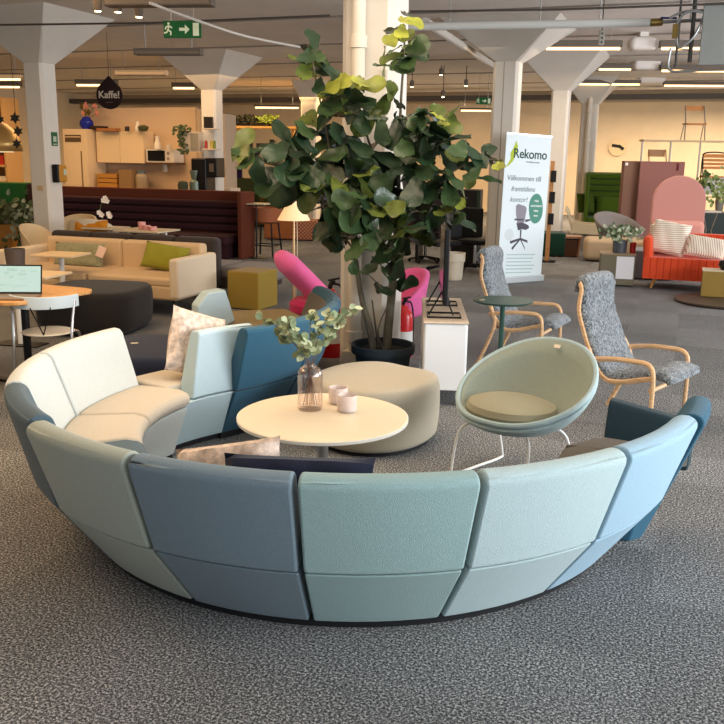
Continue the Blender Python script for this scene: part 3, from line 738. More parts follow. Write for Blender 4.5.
# tall rolled back leaning to the side
prof = arc([(-.42, .0, .86), (-.36, 0, .78), (-.20, 0, .62), (-.04, 0, .46), (.08, 0, .34)], 6)
mb = MB(); mb.tube(prof, [.12 + .13 * min(1, i / 7) for i in range(len(prof))], 16, flat=.42, up=(.6, 0, .8)); mb.build('backrest', F_pink, ch, sharp=80)
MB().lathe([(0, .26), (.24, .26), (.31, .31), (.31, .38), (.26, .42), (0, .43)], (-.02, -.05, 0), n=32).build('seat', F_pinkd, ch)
MB().cyl((0, 0, .02), (0, 0, .28), .03).build('pole', blackmetal, ch)
MB().lathe([(0, 0), (.24, 0), (.24, .01), (.03, .03), (0, .03)], n=32).build('foot', blackmetal, ch)
p = at(424, 352)
pink_chair('hot pink tub chair between the fig tree and the white sideboard', (.30, 8.15, 0), R(-60)).scale = (.78, .78, .95)
red = M('extinguisher_red', '#c3181e', .3, spec=.6); labm = M('label_white', '#dcdcd8', .5)
def extinguisher(label, loc, s=1.0):
    t = thing('fire_extinguisher', label, 'fire extinguisher', loc, 0, 'fire extinguishers by the column')
    MB().lathe([(0, .0), (.078, .0), (.082, .015), (.082, .36), (.07, .41), (.035, .445), (.025, .47), (0, .47)], n=28).build('cylinder_body', red, t)
    MB().lathe([(.0835, .10), (.0835, .24)], n=28).build('label_band', labm, t)
    vv = MB().tube(arc([(-.01, 0, .47), (0, 0, .5), (.02, 0, .53)], 3), .016, 8).build('valve', blackmetal, t)
    bx((.02, 0, .535), (.08, .018, .012), rot=RM(0, 0, R(-12))).build('lever', blackmetal, vv)
    MB().tube(arc([(.02, .03, .5), (.07, .05, .47), (.09, .05, .3), (.085, .05, .12)], 5), .008, 6).build('hose', blackmetal, vv)
    return t
extinguisher('red fire extinguisher between the column and the pink chair', (.37, 7.78, 0))
e2_ = extinguisher('large red fire extinguisher at the other flank of the column, by the teal sofa tip', (-.285, 7.75, 0))
e2_.scale = (1.3, 1.3, 1.3)
lampm = M('cream_lamp_shade', '#f2dcb4', .6, emit=.25, ecol='#f0c890'); brass_p = M('pale_brass', '#d8b98c', .4, .5)
lp = dep(294, 318, 8.9)
fl_ = thing('floor_lamp', 'slim floor lamp with a cream cone shade behind the teal sofa', 'lamp', (lp.x, 8.9, 0))
MB().lathe([(.0, 1.40), (.012, 1.395), (.165, 1.13), (.160, 1.13), (.01, 1.385), (0, 1.385)], n=40).build('lamp_shade', lampm, fl_)
MB().cyl((0, 0, .02), (.0, 0, 1.39), .012, n=10).build('pole', brass_p, fl_)
MB().tube(arc([(.03, 0, 1.22), (.035, 0, .8), (.02, 0, .4), (.0, 0, .03)], 5), .004, 5).build('cord', M('cord_cream', '#cfc0a4', .7), fl_)
MB().lathe([(0, 0), (.14, 0), (.14, .012), (.02, .025), (0, .025)], n=32).build('foot', brass_p, fl_)

# ------------------------------------------------------------------ left side: laptop table, chair, ottomans, beige sofa
W_tab = wood('oak_table', '#c9955a', .45); W_side = M('table_pale_top', '#dcc29a', .5, 0, .05, 6)
lt = thing('work_table', 'oak table with rounded corners carrying the laptop', 'table', (-2.66, 6.62, 0), R(-22))
TZ = .72
MB().prism([(x, y) for x, y in ((-.75, -.38), (.30, -.42), (.38, -.38), (.42, -.30), (.48, .30), (.44, .37), (.36, .40), (-.75, .40))], TZ - .03, TZ).build('tabletop', W_tab, lt, bevel=.008)
MB().cyl((.1, .0, .01), (.1, .0, TZ - .03), .03).build('pole', blackmetal, lt)
MB().cyl((-.45, .0, .01), (-.45, .0, TZ - .03), .03).build('pole', blackmetal, lt)
bx((-.17, 0, .012), (.95, .07, .024)).build('foot', blackmetal, lt)
lap = thing('laptop', 'open black laptop with a bright spreadsheet on the oak table', 'laptop', tuple(at(16, 297, TZ))[:2] + (TZ,), R(4))
alu = M('laptop_body', '#8a6f58', .4, .3); dk = M('laptop_black', '#101114', .4)
bx((0, -.06, .009), (.34, .22, .016)).build('keyboard_base', alu, lap, bevel=.004)
mt = RM(0, R(-14))
lid = MB().box((0, .078, .118), (.345, .008, .22), rot=mt).build('lid', dk, lap, bevel=.003)
scm = M('screen_page', '#7f9a98', .4, emit=.32, ecol='#c4dcd8'); scl = M('screen_cells', '#88a7a3', .4, emit=.3, ecol='#8fb0aa')
dpl = MB().box((0, .073, .122), (.325, .002, .19), rot=mt).build('display', scm, lid)
mb = MB(); rn = random.Random(5)
for k in range(13):
    mb.box(Vector((0, .0715, .122)) + mt @ Vector((rn.uniform(-.12, .12), 0, rn.uniform(-.075, .075))), (rn.uniform(.03, .07), .001, rn.choice((.004, .012, .02))), rot=mt)
mb.build('display_cells', scl, lid)
cup = MB().lathe([(0, 0), (.038, 0), (.045, .1), (.041, .1), (.036, .008), (0, .006)], n=24).build('cup', M('dark_cup', '#4c443f', .5), None); q = at(20, 281, TZ)
# side tables with pale square tops
def col_table(label, px, py, z, w_, d_, rz, grp='small pedestal tables by the beige sofa'):
    c = at(px, py, z); t = thing('pedestal_table', label, 'table', (c.x, c.y, 0), rz, grp)
    bx((0, 0, z - .012), (w_, d_, .024)).build('tabletop', W_side, t, bevel=.006)
    MB().cyl((.0, 0, .01), (.0, 0, z - .024), .028).build('pole', white_metal, t)
    bx((0, 0, .006), (w_ * .5, d_ * .5, .012)).build('foot', blackmetal, t, bevel=.003); return t
col_table('pale square pedestal table in front of the grey-green cushion', 61, 253.5, .66, .50, .44, R(-12))
mt3 = col_table('pale wide pedestal table behind the laptop', 16, 272, .68, .9, .42, R(-14))
q = at(16, 269, .68); cup.location = (q.x, q.y, .68); cup.scale = (2.1, 2.1, 1.9); tag(cup, 'dark tumbler standing on the wide pedestal table behind the laptop', 'cup')
# light blue chair
ltb = M('light_blue_lacquer', '#c3d0d6', .45); chrome = M('chrome', '#c8cacb', .2, .95)
bc = thing('dining_chair', 'pale blue wooden chair with tubular frame under the oak table', 'chair', tuple(at(48, 331, .455))[:2] + (0,), R(100))
MB().lathe([(0, .445), (.18, .445), (.19, .452), (.18, .46), (0, .458)], (0, 0, 0), 32).build('seat', M('pale_seat', '#d9d4c6', .5), bc)
bk = [Vector((-.24 * math.cos(R(a_)), .25 * math.sin(R(a_)), .70)) for a_ in range(-72, 73, 9)]
mb = MB(); mb.sweep([(-.008, -.045), (.008, -.045), (.008, .045), (-.008, .045)], [lambda u, z, p_=p_: p_ + Vector((p_.x, p_.y, 0)).normalized() * u + Vector((0, 0, z)) for p_ in bk]); mb.build('backrest', ltb, bc, bevel=.004)
for sg in (-1, 1):
    MB().tube(arc([(-.12, sg * .22, .70), (-.20, sg * .20, .45), (-.24, sg * .22, .0)], 5), .011, 8).build('leg', chrome, bc)
    MB().tube(arc([(.0, sg * .10, .44), (.14, sg * .17, .43), (.2, sg * .2, .36), (.24, sg * .22, .0)], 5), .011, 8).build('leg', chrome, bc)
    MB().tube([(-.18, sg * .0, .46), (-.24, sg * .07, .67)], .005, 6).build('back_spoke', blackmetal, bc)
c2 = thing('stool', 'steel tube chair leg frame showing at the picture edge beside the oak table', 'stool', (-2.62, 5.45, 0), 0)
MB().tube(arc([(-.25, 0, .46), (.02, 0, .46), (.07, 0, .42), (.10, 0, .2), (.15, 0, .0)], 5), .012, 8).build('leg', chrome, c2)
MB().tube(arc([(-.25, .3, .46), (.02, .3, .46), (.07, .3, .42), (.10, .3, .2), (.15, .3, .0)], 5), .012, 8).build('leg', chrome, c2)
MB().box((-.12, .15, .478), (.34, .36, .025)).build('seat', ltb, c2, bevel=.01)

# beige three-seat sofa
F_bei = fabric('beige_wool', '#d0b48e', .08); F_bei2 = fabric('pale_beige_wool', '#dccbb0', .08)
c = at(171.5, 317.5)
rzs = R(-19)
bs = thing('sofa', 'long beige sofa with low arms and slim black legs', 'sofa', tuple(c + Matrix.Rotation(rzs, 3, 'Z') @ Vector((-1.06, .38, 0))), rzs)
bs.scale = (.93, 1, 1)
bx((0, 0, .27), (2.5, .86, .16)).build('seat_base', F_bei, bs, bevel=.03)
for k in (-1, 1):
    bx((k * .60, -.06, .385), (1.18, .74, .11)).build('seat_cushion', F_bei, bs, bevel=.04, seg=3)
    bx((k * .58, .36, .56), (1.16, .16, .38)).build('back_cushion', F_bei, bs, bevel=.04, seg=3)
    bx((k * 1.22, .0, .43), (.13, .88, .44)).build('arm', F_bei2, bs, bevel=.035, seg=3)
for sx_ in (-1, 1):
    for sy_ in (-1, 1): MB().cyl((sx_ * 1.18, sy_ * .36, 0), (sx_ * 1.17, sy_ * .36, .2), .011, .014, n=8).build('leg', blackmetal, bs)
bsm = Matrix.Translation(bs.location) @ Matrix.Rotation(rzs, 4, 'Z')
def on(m_, v): return tuple(m_ @ Vector(v))
F_moss = fabric('moss_velvet', '#8c8a2e', .12); F_gg = fabric('grey_green_plush', '#8f8e70', .25, 60)
pillow_at('moss green pillow at the arm end of the beige sofa', on(bsm, (.68, .15, .59)), .58, .32, .15, RM(rzs + R(4), R(66), 0) @ Matrix.Rotation(R(-7), 3, 'Z'), F_moss)
gp_ = pillow_at('long grey-green plush cushion in the middle of the beige sofa', on(bsm, (-.50, .14, .56)), .74, .30, .16, RM(rzs, R(74), R(-3)), F_gg)
o = MB().box((0, 0, 0), (.11, .006, .13), rot=RM(rzs, R(-20), R(15))).build('price_tag', M('pale_pink_paper', '#dcbfb0', .8), None); o.location = on(bsm, (-.10, .02, .63)); tag(o, 'pale pink paper tag hanging on the grey-green cushion', 'tag')

# dark brown sofa back to back with it
F_brn = fabric('dark_brown_wool', '#3d3632', .08); F_grs = fabric('grey_brown_wool', '#77706c', .08)
c = at(228, 297)
db = thing('sofa', 'dark brown low-backed sofa standing back to back with the beige one', 'sofa', tuple(on(bsm, (-.63, .93, 0))), rzs)
for k in range(4):
    bx((1.31 - k * .61, -.02, .46), (.60, .17, .62)).build('back_cushion', F_brn, db, bevel=.06, seg=4)
    bx((1.93 - k * .76, .42, .33), (.75, .78, .15)).build('seat_cushion', F_grs, db, bevel=.06, seg=4)
bx((.75, .38, .2), (2.7, .7, .12)).build('seat_base', F_brn, db)
for sx_ in (-.4, 1.9):
    for sy_ in (.05, .7): MB().cyl((sx_, sy_, 0), (sx_, sy_, .15), .015, n=8).build('leg', blackmetal, db)
F_must = fabric('mustard_wool', '#8f7730', .08)
q = at(250, 311); mq = thing('cube_pouf', 'mustard yellow cube pouf beside the dark brown sofa', 'pouf', (q.x + .0, q.y + .28, 0), R(-24))
bx((0, 0, .225), (.42, .46, .44)).build('cushion', F_must, mq, bevel=.02)
bx((0, 0, .01), (.38, .42, .02)).build('base', black_m, mq)
# ------------------------------------------------------------------ booth, cafe tables and chairs
F_rust = M('rust_felt', '#5e2c1b', .9, 0, .06, 60); F_maroon = M('maroon_felt', '#33161c', .9, 0, .08, 60)
pl = at(64, 262); pr_ = at(247, 258.5)
rb = R(-19); L0 = 4.4
bo = thing('booth_sofa', 'long high-backed booth in rust felt with maroon channelled seat', 'booth', (pr_.x, pr_.y, 0), rb)
bx((-L0 / 2, .30, .57), (L0, .08, 1.14)).build('back_panel', F_rust, bo, bevel=.02)
bx((-.04, .06, .57), (.08, .50, 1.14)).build('end_panel', F_rust, bo, bevel=.02)
for k in range(4): bx((-L0 / 2 - .1, .2, .50 + k * .135), (L0 - .2, .13, .13)).build('back_channel', F_maroon, bo, bevel=.045, seg=3)
bx((-L0 / 2 - .1, -.1, .33), (L0 - .2, .62, .16)).build('seat_cushion', F_maroon, bo, bevel=.04)
bx((-L0 / 2 - .1, -.05, .125), (L0 - .3, .5, .25)).build('base', F_maroon, bo)
ctop = M('cafe_top', '#c3b49b', .45); 
def cafe(label, px, py, w_, d_):
    c = at(px, py, .72); t = thing('cafe_table', label, 'table', (c.x, c.y, 0), rb, 'cafe tables in front of the booth')
    bx((0, 0, .708), (w_, d_, .024)).build('tabletop', ctop, t, bevel=.008)
    for sx_ in (-1, 1):
        MB().tube(arc([(sx_ * .1, 0, .69), (sx_ * (w_ / 2 - .1), 0, .685), (sx_ * (w_ / 2 - .05), 0, .62), (sx_ * (w_ / 2 - .02), 0, 0)], 4), .018, 8).build('leg', white_metal, t)
    return c
c = cafe('pale cafe table with pink candle holders before the maroon booth', 147, 229.5, .72, .6)
for (px, py, s_) in ((142, 229, 1), (147, 229.6, .6), (153, 230.2, .5)):
    q = at(px, py, .72); o = MB().lathe([(0, 0), (.05, 0), (.055, .1 * s_), (.048, .1 * s_), (.045, .01), (0, .01)], n=20).build('candle_holder', M('pink_glass', '#d99a94', .4), None); o.location = (q.x, q.y, .72)
    tag(o, {1: 'tall pink candle holder on the cafe table', .6: 'middle low pink bowl on the cafe table', .5: 'flattest pink bowl on the cafe table'}[s_], 'candle holder', 'pink holders on the cafe table')
c = cafe('pale cafe table carrying a white orchid', 106, 227, .5, .5)
q = at(104, 226, .72)
oc = thing('orchid', 'white orchid in a small pink pot on the cafe table', 'orchid', (q.x, q.y, .72)); oc.scale = (.8,) * 3
MB().lathe([(0, 0), (.05, 0), (.06, .11), (.05, .11), (.04, .02), (0, .02)], n=20).build('pot', M('pink_pot', '#d7a695', .6), oc)
MB().tube(arc([(0, 0, .1), (-.06, 0, .25), (-.02, 0, .42), (.05, 0, .5)], 5), .006, 5).build('stem', M('stem_green', '#56633a', .7), oc)
mb = MB()
for (x, z) in ((.05, .5), (.02, .46), (.08, .45), (-.07, .24), (.1, .22), (-.03, .2), (.12, .18)):
    for k in range(5):
        a_ = k * 2 * PI / 5; disc_leaf(mb, Vector((x, 0, z)), Vector((math.cos(a_), -.3, math.sin(a_))), Vector((0, -1, .2)), .055, .05)
mb.build('blossoms', M('orchid_white', '#f0e6dc', .7), oc)
F_crm = fabric('cream_wool', '#d8bf96', .06); F_lg = fabric('light_grey_shell', '#c9bda8', .05)
def easy(label, px, py, rz, mat, z0=.4, sc_=1.0, hb=.38, name='easy_chair', grp='cream cafe chairs', leg=None):
    c = dep(px, 200, py); t = thing(name, label, 'chair', (c.x, c.y, 0), rz, grp); t.scale = (sc_,) * 3
    bx((0, 0, z0 - .05), (.56, .54, .1)).build('seat', mat, t, bevel=.035, seg=3)
    pts = [Vector((.31 * math.sin(R(a_)), .10 + .24 * math.cos(R(a_)), 0)) for a_ in range(-100, 101, 12)]
    fr = []
    for i, p_ in enumerate(pts):
        k = 1 - abs(i / (len(pts) - 1) * 2 - 1) ** 2.5; h = .14 + (hb - .14) * k
        fr.append(lambda u, z, p_=p_, h=h: p_ * (1 + .14 * z) + Vector((p_.x, p_.y - .1, 0)).normalized() * u * .04 + Vector((0, 0, z0 - .06 + (h + .06) * z)))
    MB().sweep([(0, 0), (1, 0), (1, 1), (0, 1)], fr).build('backrest', mat, t, bevel=.012)
    for sx_ in (-1, 1):
        for sy_ in (-1, 1): MB().cyl((sx_ * .24, sy_ * .22, 0), (sx_ * .2, sy_ * .18, z0 - .1), .012, n=8).build('leg', leg or white_metal, t)
    return t
easy('cream lounge chair closest to the column with the orange box', 46, 12.4, R(75), F_crm, .46, .88, .42)
easy('cream lounge chair facing the orchid table', 67, 13.9, R(-25), F_crm, .44, 1.0, .36)
ec = easy('grey-cream shell chair with a mustard cushion before the orchid table', 96, 13.1, R(168), F_lg, .44, 1.0, .40)
pillow_at('mustard cushion lying in the grey-cream shell chair', (ec.location.x + .02, ec.location.y - .38, .70), .50, .24, .10, RM(R(-10), R(80), R(5)), fabric('mustard_orange', '#b9791f', .1))
# orange bar stool at booth end
q = at(251, 258.5); bsn = thing('bar_stool', 'low bar stool with rust leather bucket seat at the booth end', 'stool', (q.x + .22, q.y + .45, 0), rb)
MB().lathe([(0, .58), (.2, .58), (.26, .62), (.29, .86), (.27, .86), (.24, .66), (0, .66)], n=28).build('seat', M('rust_leather', '#9a5a38', .6), bsn)
for sx_ in (-1, 1):
    for sy_ in (-1, 1): MB().cyl((sx_ * .22, sy_ * .2, 0), (sx_ * .17, sy_ * .15, .59), .016, n=8).build('leg', blackmetal, bsn)
MB().tube([(-.2, -.19, .2), (.2, -.19, .2), (.2, .19, .2), (-.2, .19, .2)], .011, 6, closed=True).build('footrest', blackmetal, bsn)
q = at(262, 190); ht = thing('high_table', 'small high white table behind the booth end', 'table', tuple(at(256, 203, .95))[:2] + (0,), rb)
bx((0, 0, .94), (.5, .4, .02)).build('tabletop', ctop, ht); MB().cyl((0, 0, .01), (0, 0, .93), .015).build('pole', blackmetal, ht); MB().lathe([(0, 0), (.2, 0), (.2, .01), (0, .02)], n=20).build('foot', blackmetal, ht)
# woven leather pouf
q = at(288, 241)
wp = thing('woven_pouf', 'woven tan leather pouf beyond the floor lamp', 'pouf', (q.x + .12, q.y + .45, 0), R(-10))
bx((-.30, 0, .22), (.62, .66, .40)).build('leather_end', M('tan_leather', '#96582f', .6, 0, .1, 10), wp, bevel=.03)
wv = M('woven_tan', '#a06d50', .8)
nt = wv.node_tree; br = nt.nodes.new('ShaderNodeTexChecker'); br.inputs['Scale'].default_value = 26; br.inputs[1].default_value = lin('#b67e60'); br.inputs[2].default_value = lin('#7d4b38')
tcn = nt.nodes.new('ShaderNodeTexCoord'); nt.links.new(tcn.outputs['Object'], br.inputs[0]); nt.links.new(br.outputs[0], nt.nodes['Principled BSDF'].inputs['Base Color'])
bx((.34, 0, .22), (.66, .68, .41)).build('woven_cover', wv, wp, bevel=.03)
bx((0, 0, .01), (1.1, .5, .02)).build('base', black_m, wp)

# ------------------------------------------------------------------ kitchen
kw = M('kitchen_wall', '#cdb193', .85, 0, .03, 2)
ka = at(94, 181, .9)                        # worktop level reference
KZ = 18.6
def K(px, dz, off=0.0):                     # point on the kitchen wall line by picture column
    a_ = dep(66, 150, 20.2); b_ = dep(184, 150, 18.9); t_ = (px - 66) / (184 - 66.0)
    p_ = a_.lerp(b_, t_); return Vector((p_.x, p_.y, 0)) - KN * off + Vector((0, 0, dz))
_a, _b = dep(66, 150, 20.2), dep(184, 150, 18.9)
KD = Vector((_b.x - _a.x, _b.y - _a.y, 0)).normalized(); KN = Vector((KD.y, -KD.x, 0)); KR = math.atan2(KD.y, KD.x)
if KN.y > 0: KN = -KN
def kz(px, py):
    p_ = K(px, 0); r_ = ray(px, py); return HC + r_.z / r_.y * p_.y
def kbox(x0, x1, y0, y1, depth, off=.0):
    """box standing on the kitchen wall between picture columns x0..x1 and heights read at rows y0..y1 -> centre, size"""
    a_, b_ = K(x0, 0), K(x1, 0); z1 = kz((x0 + x1) / 2, y0); z0 = kz((x0 + x1) / 2, y1)
    c_ = (a_ + b_) / 2 - KN * (depth / 2 + (.0 if depth > .5 else .27) + off); return Vector((c_.x, c_.y, (z0 + z1) / 2)), ((b_ - a_).length, depth, z1 - z0)
a_, b_ = K(64, 0), K(178, 0)
ztop = kz(120, 106)
struct(MB().box(((a_.x + b_.x) / 2 - KN.x * .74, (a_.y + b_.y) / 2 - KN.y * .74, ztop / 2), ((b_ - a_).length, .12, ztop), KR).build('wall_kitchen', kw, smooth=False))
c_, s_ = kbox(175, 202, 108, 100, .12)
a2, b2_ = dep(176, 150, 20.1), dep(202, 150, 19.6)
struct(MB().box(((a2.x + b2_.x) / 2, (a2.y + b2_.y) / 2, (kz(178, 107)) / 2), ((b2_ - a2).length + .1, .12, kz(178, 107)), math.atan2(b2_.y - a2.y, b2_.x - a2.x)).build('wall_niche', M('kitchen_side_wall', '#b7a48f', .85), smooth=False))
a3, b3 = dep(225, 150, 19.6), dep(229.5, 150, 19.6)
struct(MB().box(((a3.x + b3.x) / 2, (a3.y + b3.y) / 2, kz(226, 112) / 2), (.18, .5, kz(226, 112)), -A).build('wall_stub', M('kitchen_side_wall', '#b7a48f', .85), smooth=False))
kc = M('kitchen_cabinet', '#dcc19a', .6); kcw = M('kitchen_cabinet_pale', '#cbb9a4', .6); dkwood = M('oven_grille', '#5a4630', .6)
def kthing(name, label, cat, x0, x1, y0, y1, depth, mat, off=0.0, floor=False, bev=.004, group=None):
    c_, s_ = kbox(x0, x1, y0, y1, depth, off)
    zb = 0 if floor else c_.z - s_[2] / 2; zt_ = c_.z + s_[2] / 2
    t = thing(name, label, cat, (c_.x, c_.y, zb), KR, group)
    bx((0, 0, (zt_ - zb) / 2), (s_[0], s_[1], zt_ - zb)).build('body', mat, t, bevel=bev); return t, s_, zt_ - zb
t, s_, h = kthing('fridge', 'tall cream fridge cabinet with a louvre grille in the kitchen', 'fridge', 63.5, 88, 129, 190, .62, kc, floor=True)
bx((-.04, -.315, h - .20), (s_[0] - .22, .02, .15)).build('grille', dkwood, t)
bx((-.04, -.325, h - .17), (s_[0] - .24, .006, .02)).build('grille_slat', kc, t)
bx((s_[0] / 2 - .16, -.312, h / 2 - .2), (.03, .012, h - .55)).build('door_gap', M('door_gap_brown', '#7a6048', .7), t)
bx((-.08, -.318, h / 2 - .15), (s_[0] - .42, .016, h - .5)).build('door', kc, t, bevel=.004)
t, s_, h = kthing('wall_cabinet', 'cream wall cabinet with two doors between fridge and microwave', 'cabinet', 90, 138, 131, 163, .35, kc)
for k in (-1, 1): bx((k * s_[0] / 4, -.182, h / 2), (s_[0] / 2 - .008, .016, h - .01)).build('door', kc, t, bevel=.003)
t, s_, h = kthing('microwave', 'white microwave with black door beside the wall cabinet', 'microwave', 140, 167, 149, 162.5, .36, M('appliance_white', '#cfc6b8', .5))
bx((-s_[0] * .13, -.183, h / 2), (s_[0] * .62, .012, h * .78)).build('door', M('black_glass', '#120e0d', .2), t)
for k in range(2): MB().cyl((s_[0] * .30, -.18, h * (.3 + .4 * k)), (s_[0] * .30, -.2, h * (.3 + .4 * k)), .03, n=14).build('dial', M('dial_grey', '#8b8178', .5), t)
t, s_, h = kthing('shelf', 'thin brown shelf carrying the microwave', 'shelf', 139, 168, 162.6, 164, .38, M('brown_shelf', '#5c3c28', .6))
kb = M('backsplash', '#a08f7e', .5)
wt = M('worktop', '#b9a78e', .5)
t, s_, h = kthing('counter', 'kitchen counter with pale worktop behind the booth', 'counter', 90, 176, 189, 191, .62, wt, floor=True)
z_ct = t.location.z + h
t2, s_, h = kthing('peninsula', 'white counter run under the coffee machines', 'counter', 180, 219, 188, 190, .4, M('white_counter', '#c9b9a6', .6), floor=True)
def kitem(build, px, z, off=.3):
    c_ = K(px, z, off); o = build(); o.location = c_; o.rotation_euler = (0, 0, KR); return o
# things on top of cabinets and on the counter
blue = M('cobalt_glaze', '#1f2a8f', .25)
zf = kz(76, 129) + .001
v_ = thing('blue_vase', 'cobalt blue vase holding pink flowers on the fridge', 'vase', tuple(K(79.5, kz(76, 129), .3)), KR)
MB().lathe([(0, 0), (.10, 0), (.15, .08), (.15, .17), (.09, .24), (.08, .27), (.06, .26), (0, .1)], n=24).build('body', blue, v_)
fb = thing('flower_bunch', 'pink and yellow flowers in the cobalt blue vase', 'flowers', tuple(K(79.5, kz(76, 129) + .22, .3)), KR)
mb = MB(); mg = MB(); rn = random.Random(2)
for k in range(9):
    d = Vector((rn.uniform(-.25, .25), rn.uniform(-.1, .1), rn.uniform(.12, .34))); mg.tube([(0, 0, 0), d * .95], .006, 5)
    for j in range(6): disc_leaf(mb, d, Vector((math.cos(j), rn.uniform(-.4, .4), math.sin(j))), Vector((0, -1, .2)), .07, .06, k % 2)
mg.build('stems', M('stem_dark', '#3b4426', .7), fb); mb.build('blossoms', [M('flower_pink', '#d98d7c', .7), M('flower_olive', '#6b5b26', .7)], fb)
def simple(name, label, cat, mesh, mat, px, z, off=.3, group=None):
    o = mesh.build(name, mat, None, bevel=0); o.location = K(px, z, off); o.rotation_euler = (0, 0, KR); return tag(o, label, cat, group)
zc = kz(120, 131)
simple('dark_tray', 'dark flat case lying on the cabinet edge beside the blue vase', 'tray', bx((0, 0, .035), (.30, .25, .07)), M('dark_brown', '#2a1a14', .6), 92.5, kz(76, 129) + .001, .3)
simple('wooden_tray', 'wooden tray lying on the wall cabinet', 'tray', bx((0, 0, .03), (.5, .2, .06)), M('tray_wood', '#9b6435', .6), 106, zc, .17)
simple('black_mug', 'small dark mug on top of the wall cabinet', 'mug', MB().lathe([(0, 0), (.05, 0), (.05, .1), (.042, .1), (.04, .01), (0, .01)], n=16), M('mug_dark', '#2b241f', .4), 125, zc, .17)
simple('glass_jug', 'pale jug on top of the wall cabinet', 'jug', MB().lathe([(0, 0), (.05, 0), (.06, .08), (.03, .15), (.035, .2), (.0, .2)], n=16), M('jug_pale', '#d8d0c0', .3), 135.5, zc, .17)
simple('leafy_sprig_pot', 'small bowl with green sprigs on the wall cabinet end', 'plant', MB().lathe([(0, 0), (.07, 0), (.11, .06), (.12, .09), (.05, .13), (0, .12)], n=16), M('sprig_green', '#4a4a2c', .8), 141, zc, .17)
zm = kz(158, 149)
simple('white_coffee_pot', 'white coffee pot standing on the microwave', 'coffee pot', MB().lathe([(0, 0), (.08, 0), (.07, .12), (.04, .19), (.05, .26), (0, .27)], n=16), M('pot_white', '#d8cfc2', .4), 154, zm, .18)
simple('white_cup', 'white cup standing on the microwave', 'cup', MB().lathe([(0, 0), (.04, 0), (.05, .09), (.04, .09), (.03, .01), (0, .01)], n=16), M('pot_white', '#d8cfc2', .4), 165, zm, .18)
cz = z_ct
cr_ = thing('wooden_crate', 'slatted wooden crate on the kitchen counter', 'crate', tuple(K(103, cz, .3)), KR)
for k in range(3): bx((0, 0, .06 + k * .10), (.55, .34, .085)).build('slat_ring', M('crate_wood', '#b07a35', .6), cr_, bevel=.004)
bx((0, 0, .14), (.50, .30, .26)).build('inner_box', M('crate_dark', '#4d3418', .7), cr_)
simple('paper_bag', 'pale folded paper bag beside the crate on the counter', 'bag', bx((0, 0, .16), (.16, .12, .32)), M('bag_pale', '#c8b39a', .8), 116, cz, .3)
simple('brown_box', 'brown cardboard box on the kitchen counter', 'box', bx((0, 0, .2), (.34, .25, .4)), M('bag_brown', '#8a6a45', .8), 123, cz, .22)
jar = thing('glass_jar', 'tall glass jar with blue-grey lid on the counter', 'jar', tuple(K(133.5, cz, .3)), KR)
MB().lathe([(0, 0), (.12, 0), (.14, .03), (.14, .27), (.09, .33), (0, .33)], n=20).build('body', M('jar_glass', '#9d8a70', .15, spec=.6), jar)
MB().lathe([(0, .33), (.1, .33), (.1, .38), (0, .39)], n=20).build('lid', M('lid_blue', '#50606a', .5), jar)
simple('paper_roll', 'white paper roll hanging under the microwave shelf', 'paper roll', MB().cyl((0, 0, 0), (0, 0, .26), .06, n=16), M('paper_white', '#cfc6ba', .8), 149, kz(149, 172), .58)
# coffee corner
sx0, sy0 = a2, b2_
def Cn(px, py, Y=18.0): return dep(px, py, Y)
q = Cn(206, 189, 18.1); zq = q.z
cm = thing('coffee_machine', 'tall black coffee machine in the kitchen corner', 'coffee machine', (q.x, q.y, z_ct), -A)
bx((-.05, 0, .34), (.34, .4, .68)).build('body', M('machine_black', '#0f0c0c', .35), cm, bevel=.03)
bx((.22, 0, .5), (.26, .34, .38)).build('side_unit', M('machine_black', '#0f0c0c', .35), cm, bevel=.02)
bx((.24, -.18, .5), (.1, .01, .16)).build('panel', M('panel_grey', '#5b5048', .4), cm)
bx((.1, -.05, .02), (.7, .46, .04)).build('drip_tray', M('machine_black', '#0f0c0c', .35), cm)
q = Cn(195, 188, 18.0); gm = thing('grinder', 'steel coffee grinder beside the coffee machine', 'grinder', (q.x, q.y, z_ct), -A)
MB().lathe([(0, 0), (.11, 0), (.11, .22), (.06, .26), (.10, .42), (.1, .44), (0, .44)], n=20).build('body', M('steel_green', '#6e7a70', .35, .4), gm)
q = Cn(183, 187, 17.9); o = MB().lathe([(0, 0), (.08, 0), (.11, .14), (.09, .22), (0, .24)], n=16).build('herb_pot', M('herb', '#3a4030', .8), None); o.location = (q.x, q.y, z_ct); tag(o, 'dark pot of herbs beside the grinder', 'plant')
# wall boxes and shelves
def cbox(name, label, cat, x0, x1, y0, y1, Y, d_, mat, group=None):
    p0, p1 = dep(x0, y1, Y), dep(x1, y0, Y); c_ = (p0 + p1) / 2
    t = thing(name, label, cat, (c_.x, Y + d_ / 2, p0.z), -A * .6, group)
    bx((0, 0, (p1.z - p0.z) / 2), (p1.x - p0.x, d_, p1.z - p0.z)).build('body', mat, t, bevel=.004); return t, p1.x - p0.x, p1.z - p0.z
t, w_, h = cbox('wall_box', 'pale wall cube with a mesh door in the kitchen corner', 'cabinet', 182, 201, 132, 151.5, 18.3, .3, kcw)
bx((w_ * .25, -.155, h / 2), (w_ * .42, .01, h * .86)).build('mesh_door', M('mesh_grey', '#8f8674', .6), t)
t, w_, h = cbox('wall_shelf', 'pale two-tier wall shelf with jars beside the mesh box', 'shelf', 203, 216, 128.3, 129.3, 18.1, .3, kcw)
t, w_, h = cbox('wall_shelf', 'lower pale wall shelf holding red and yellow jars', 'shelf', 203, 217, 148.8, 150, 18.1, .3, kcw)
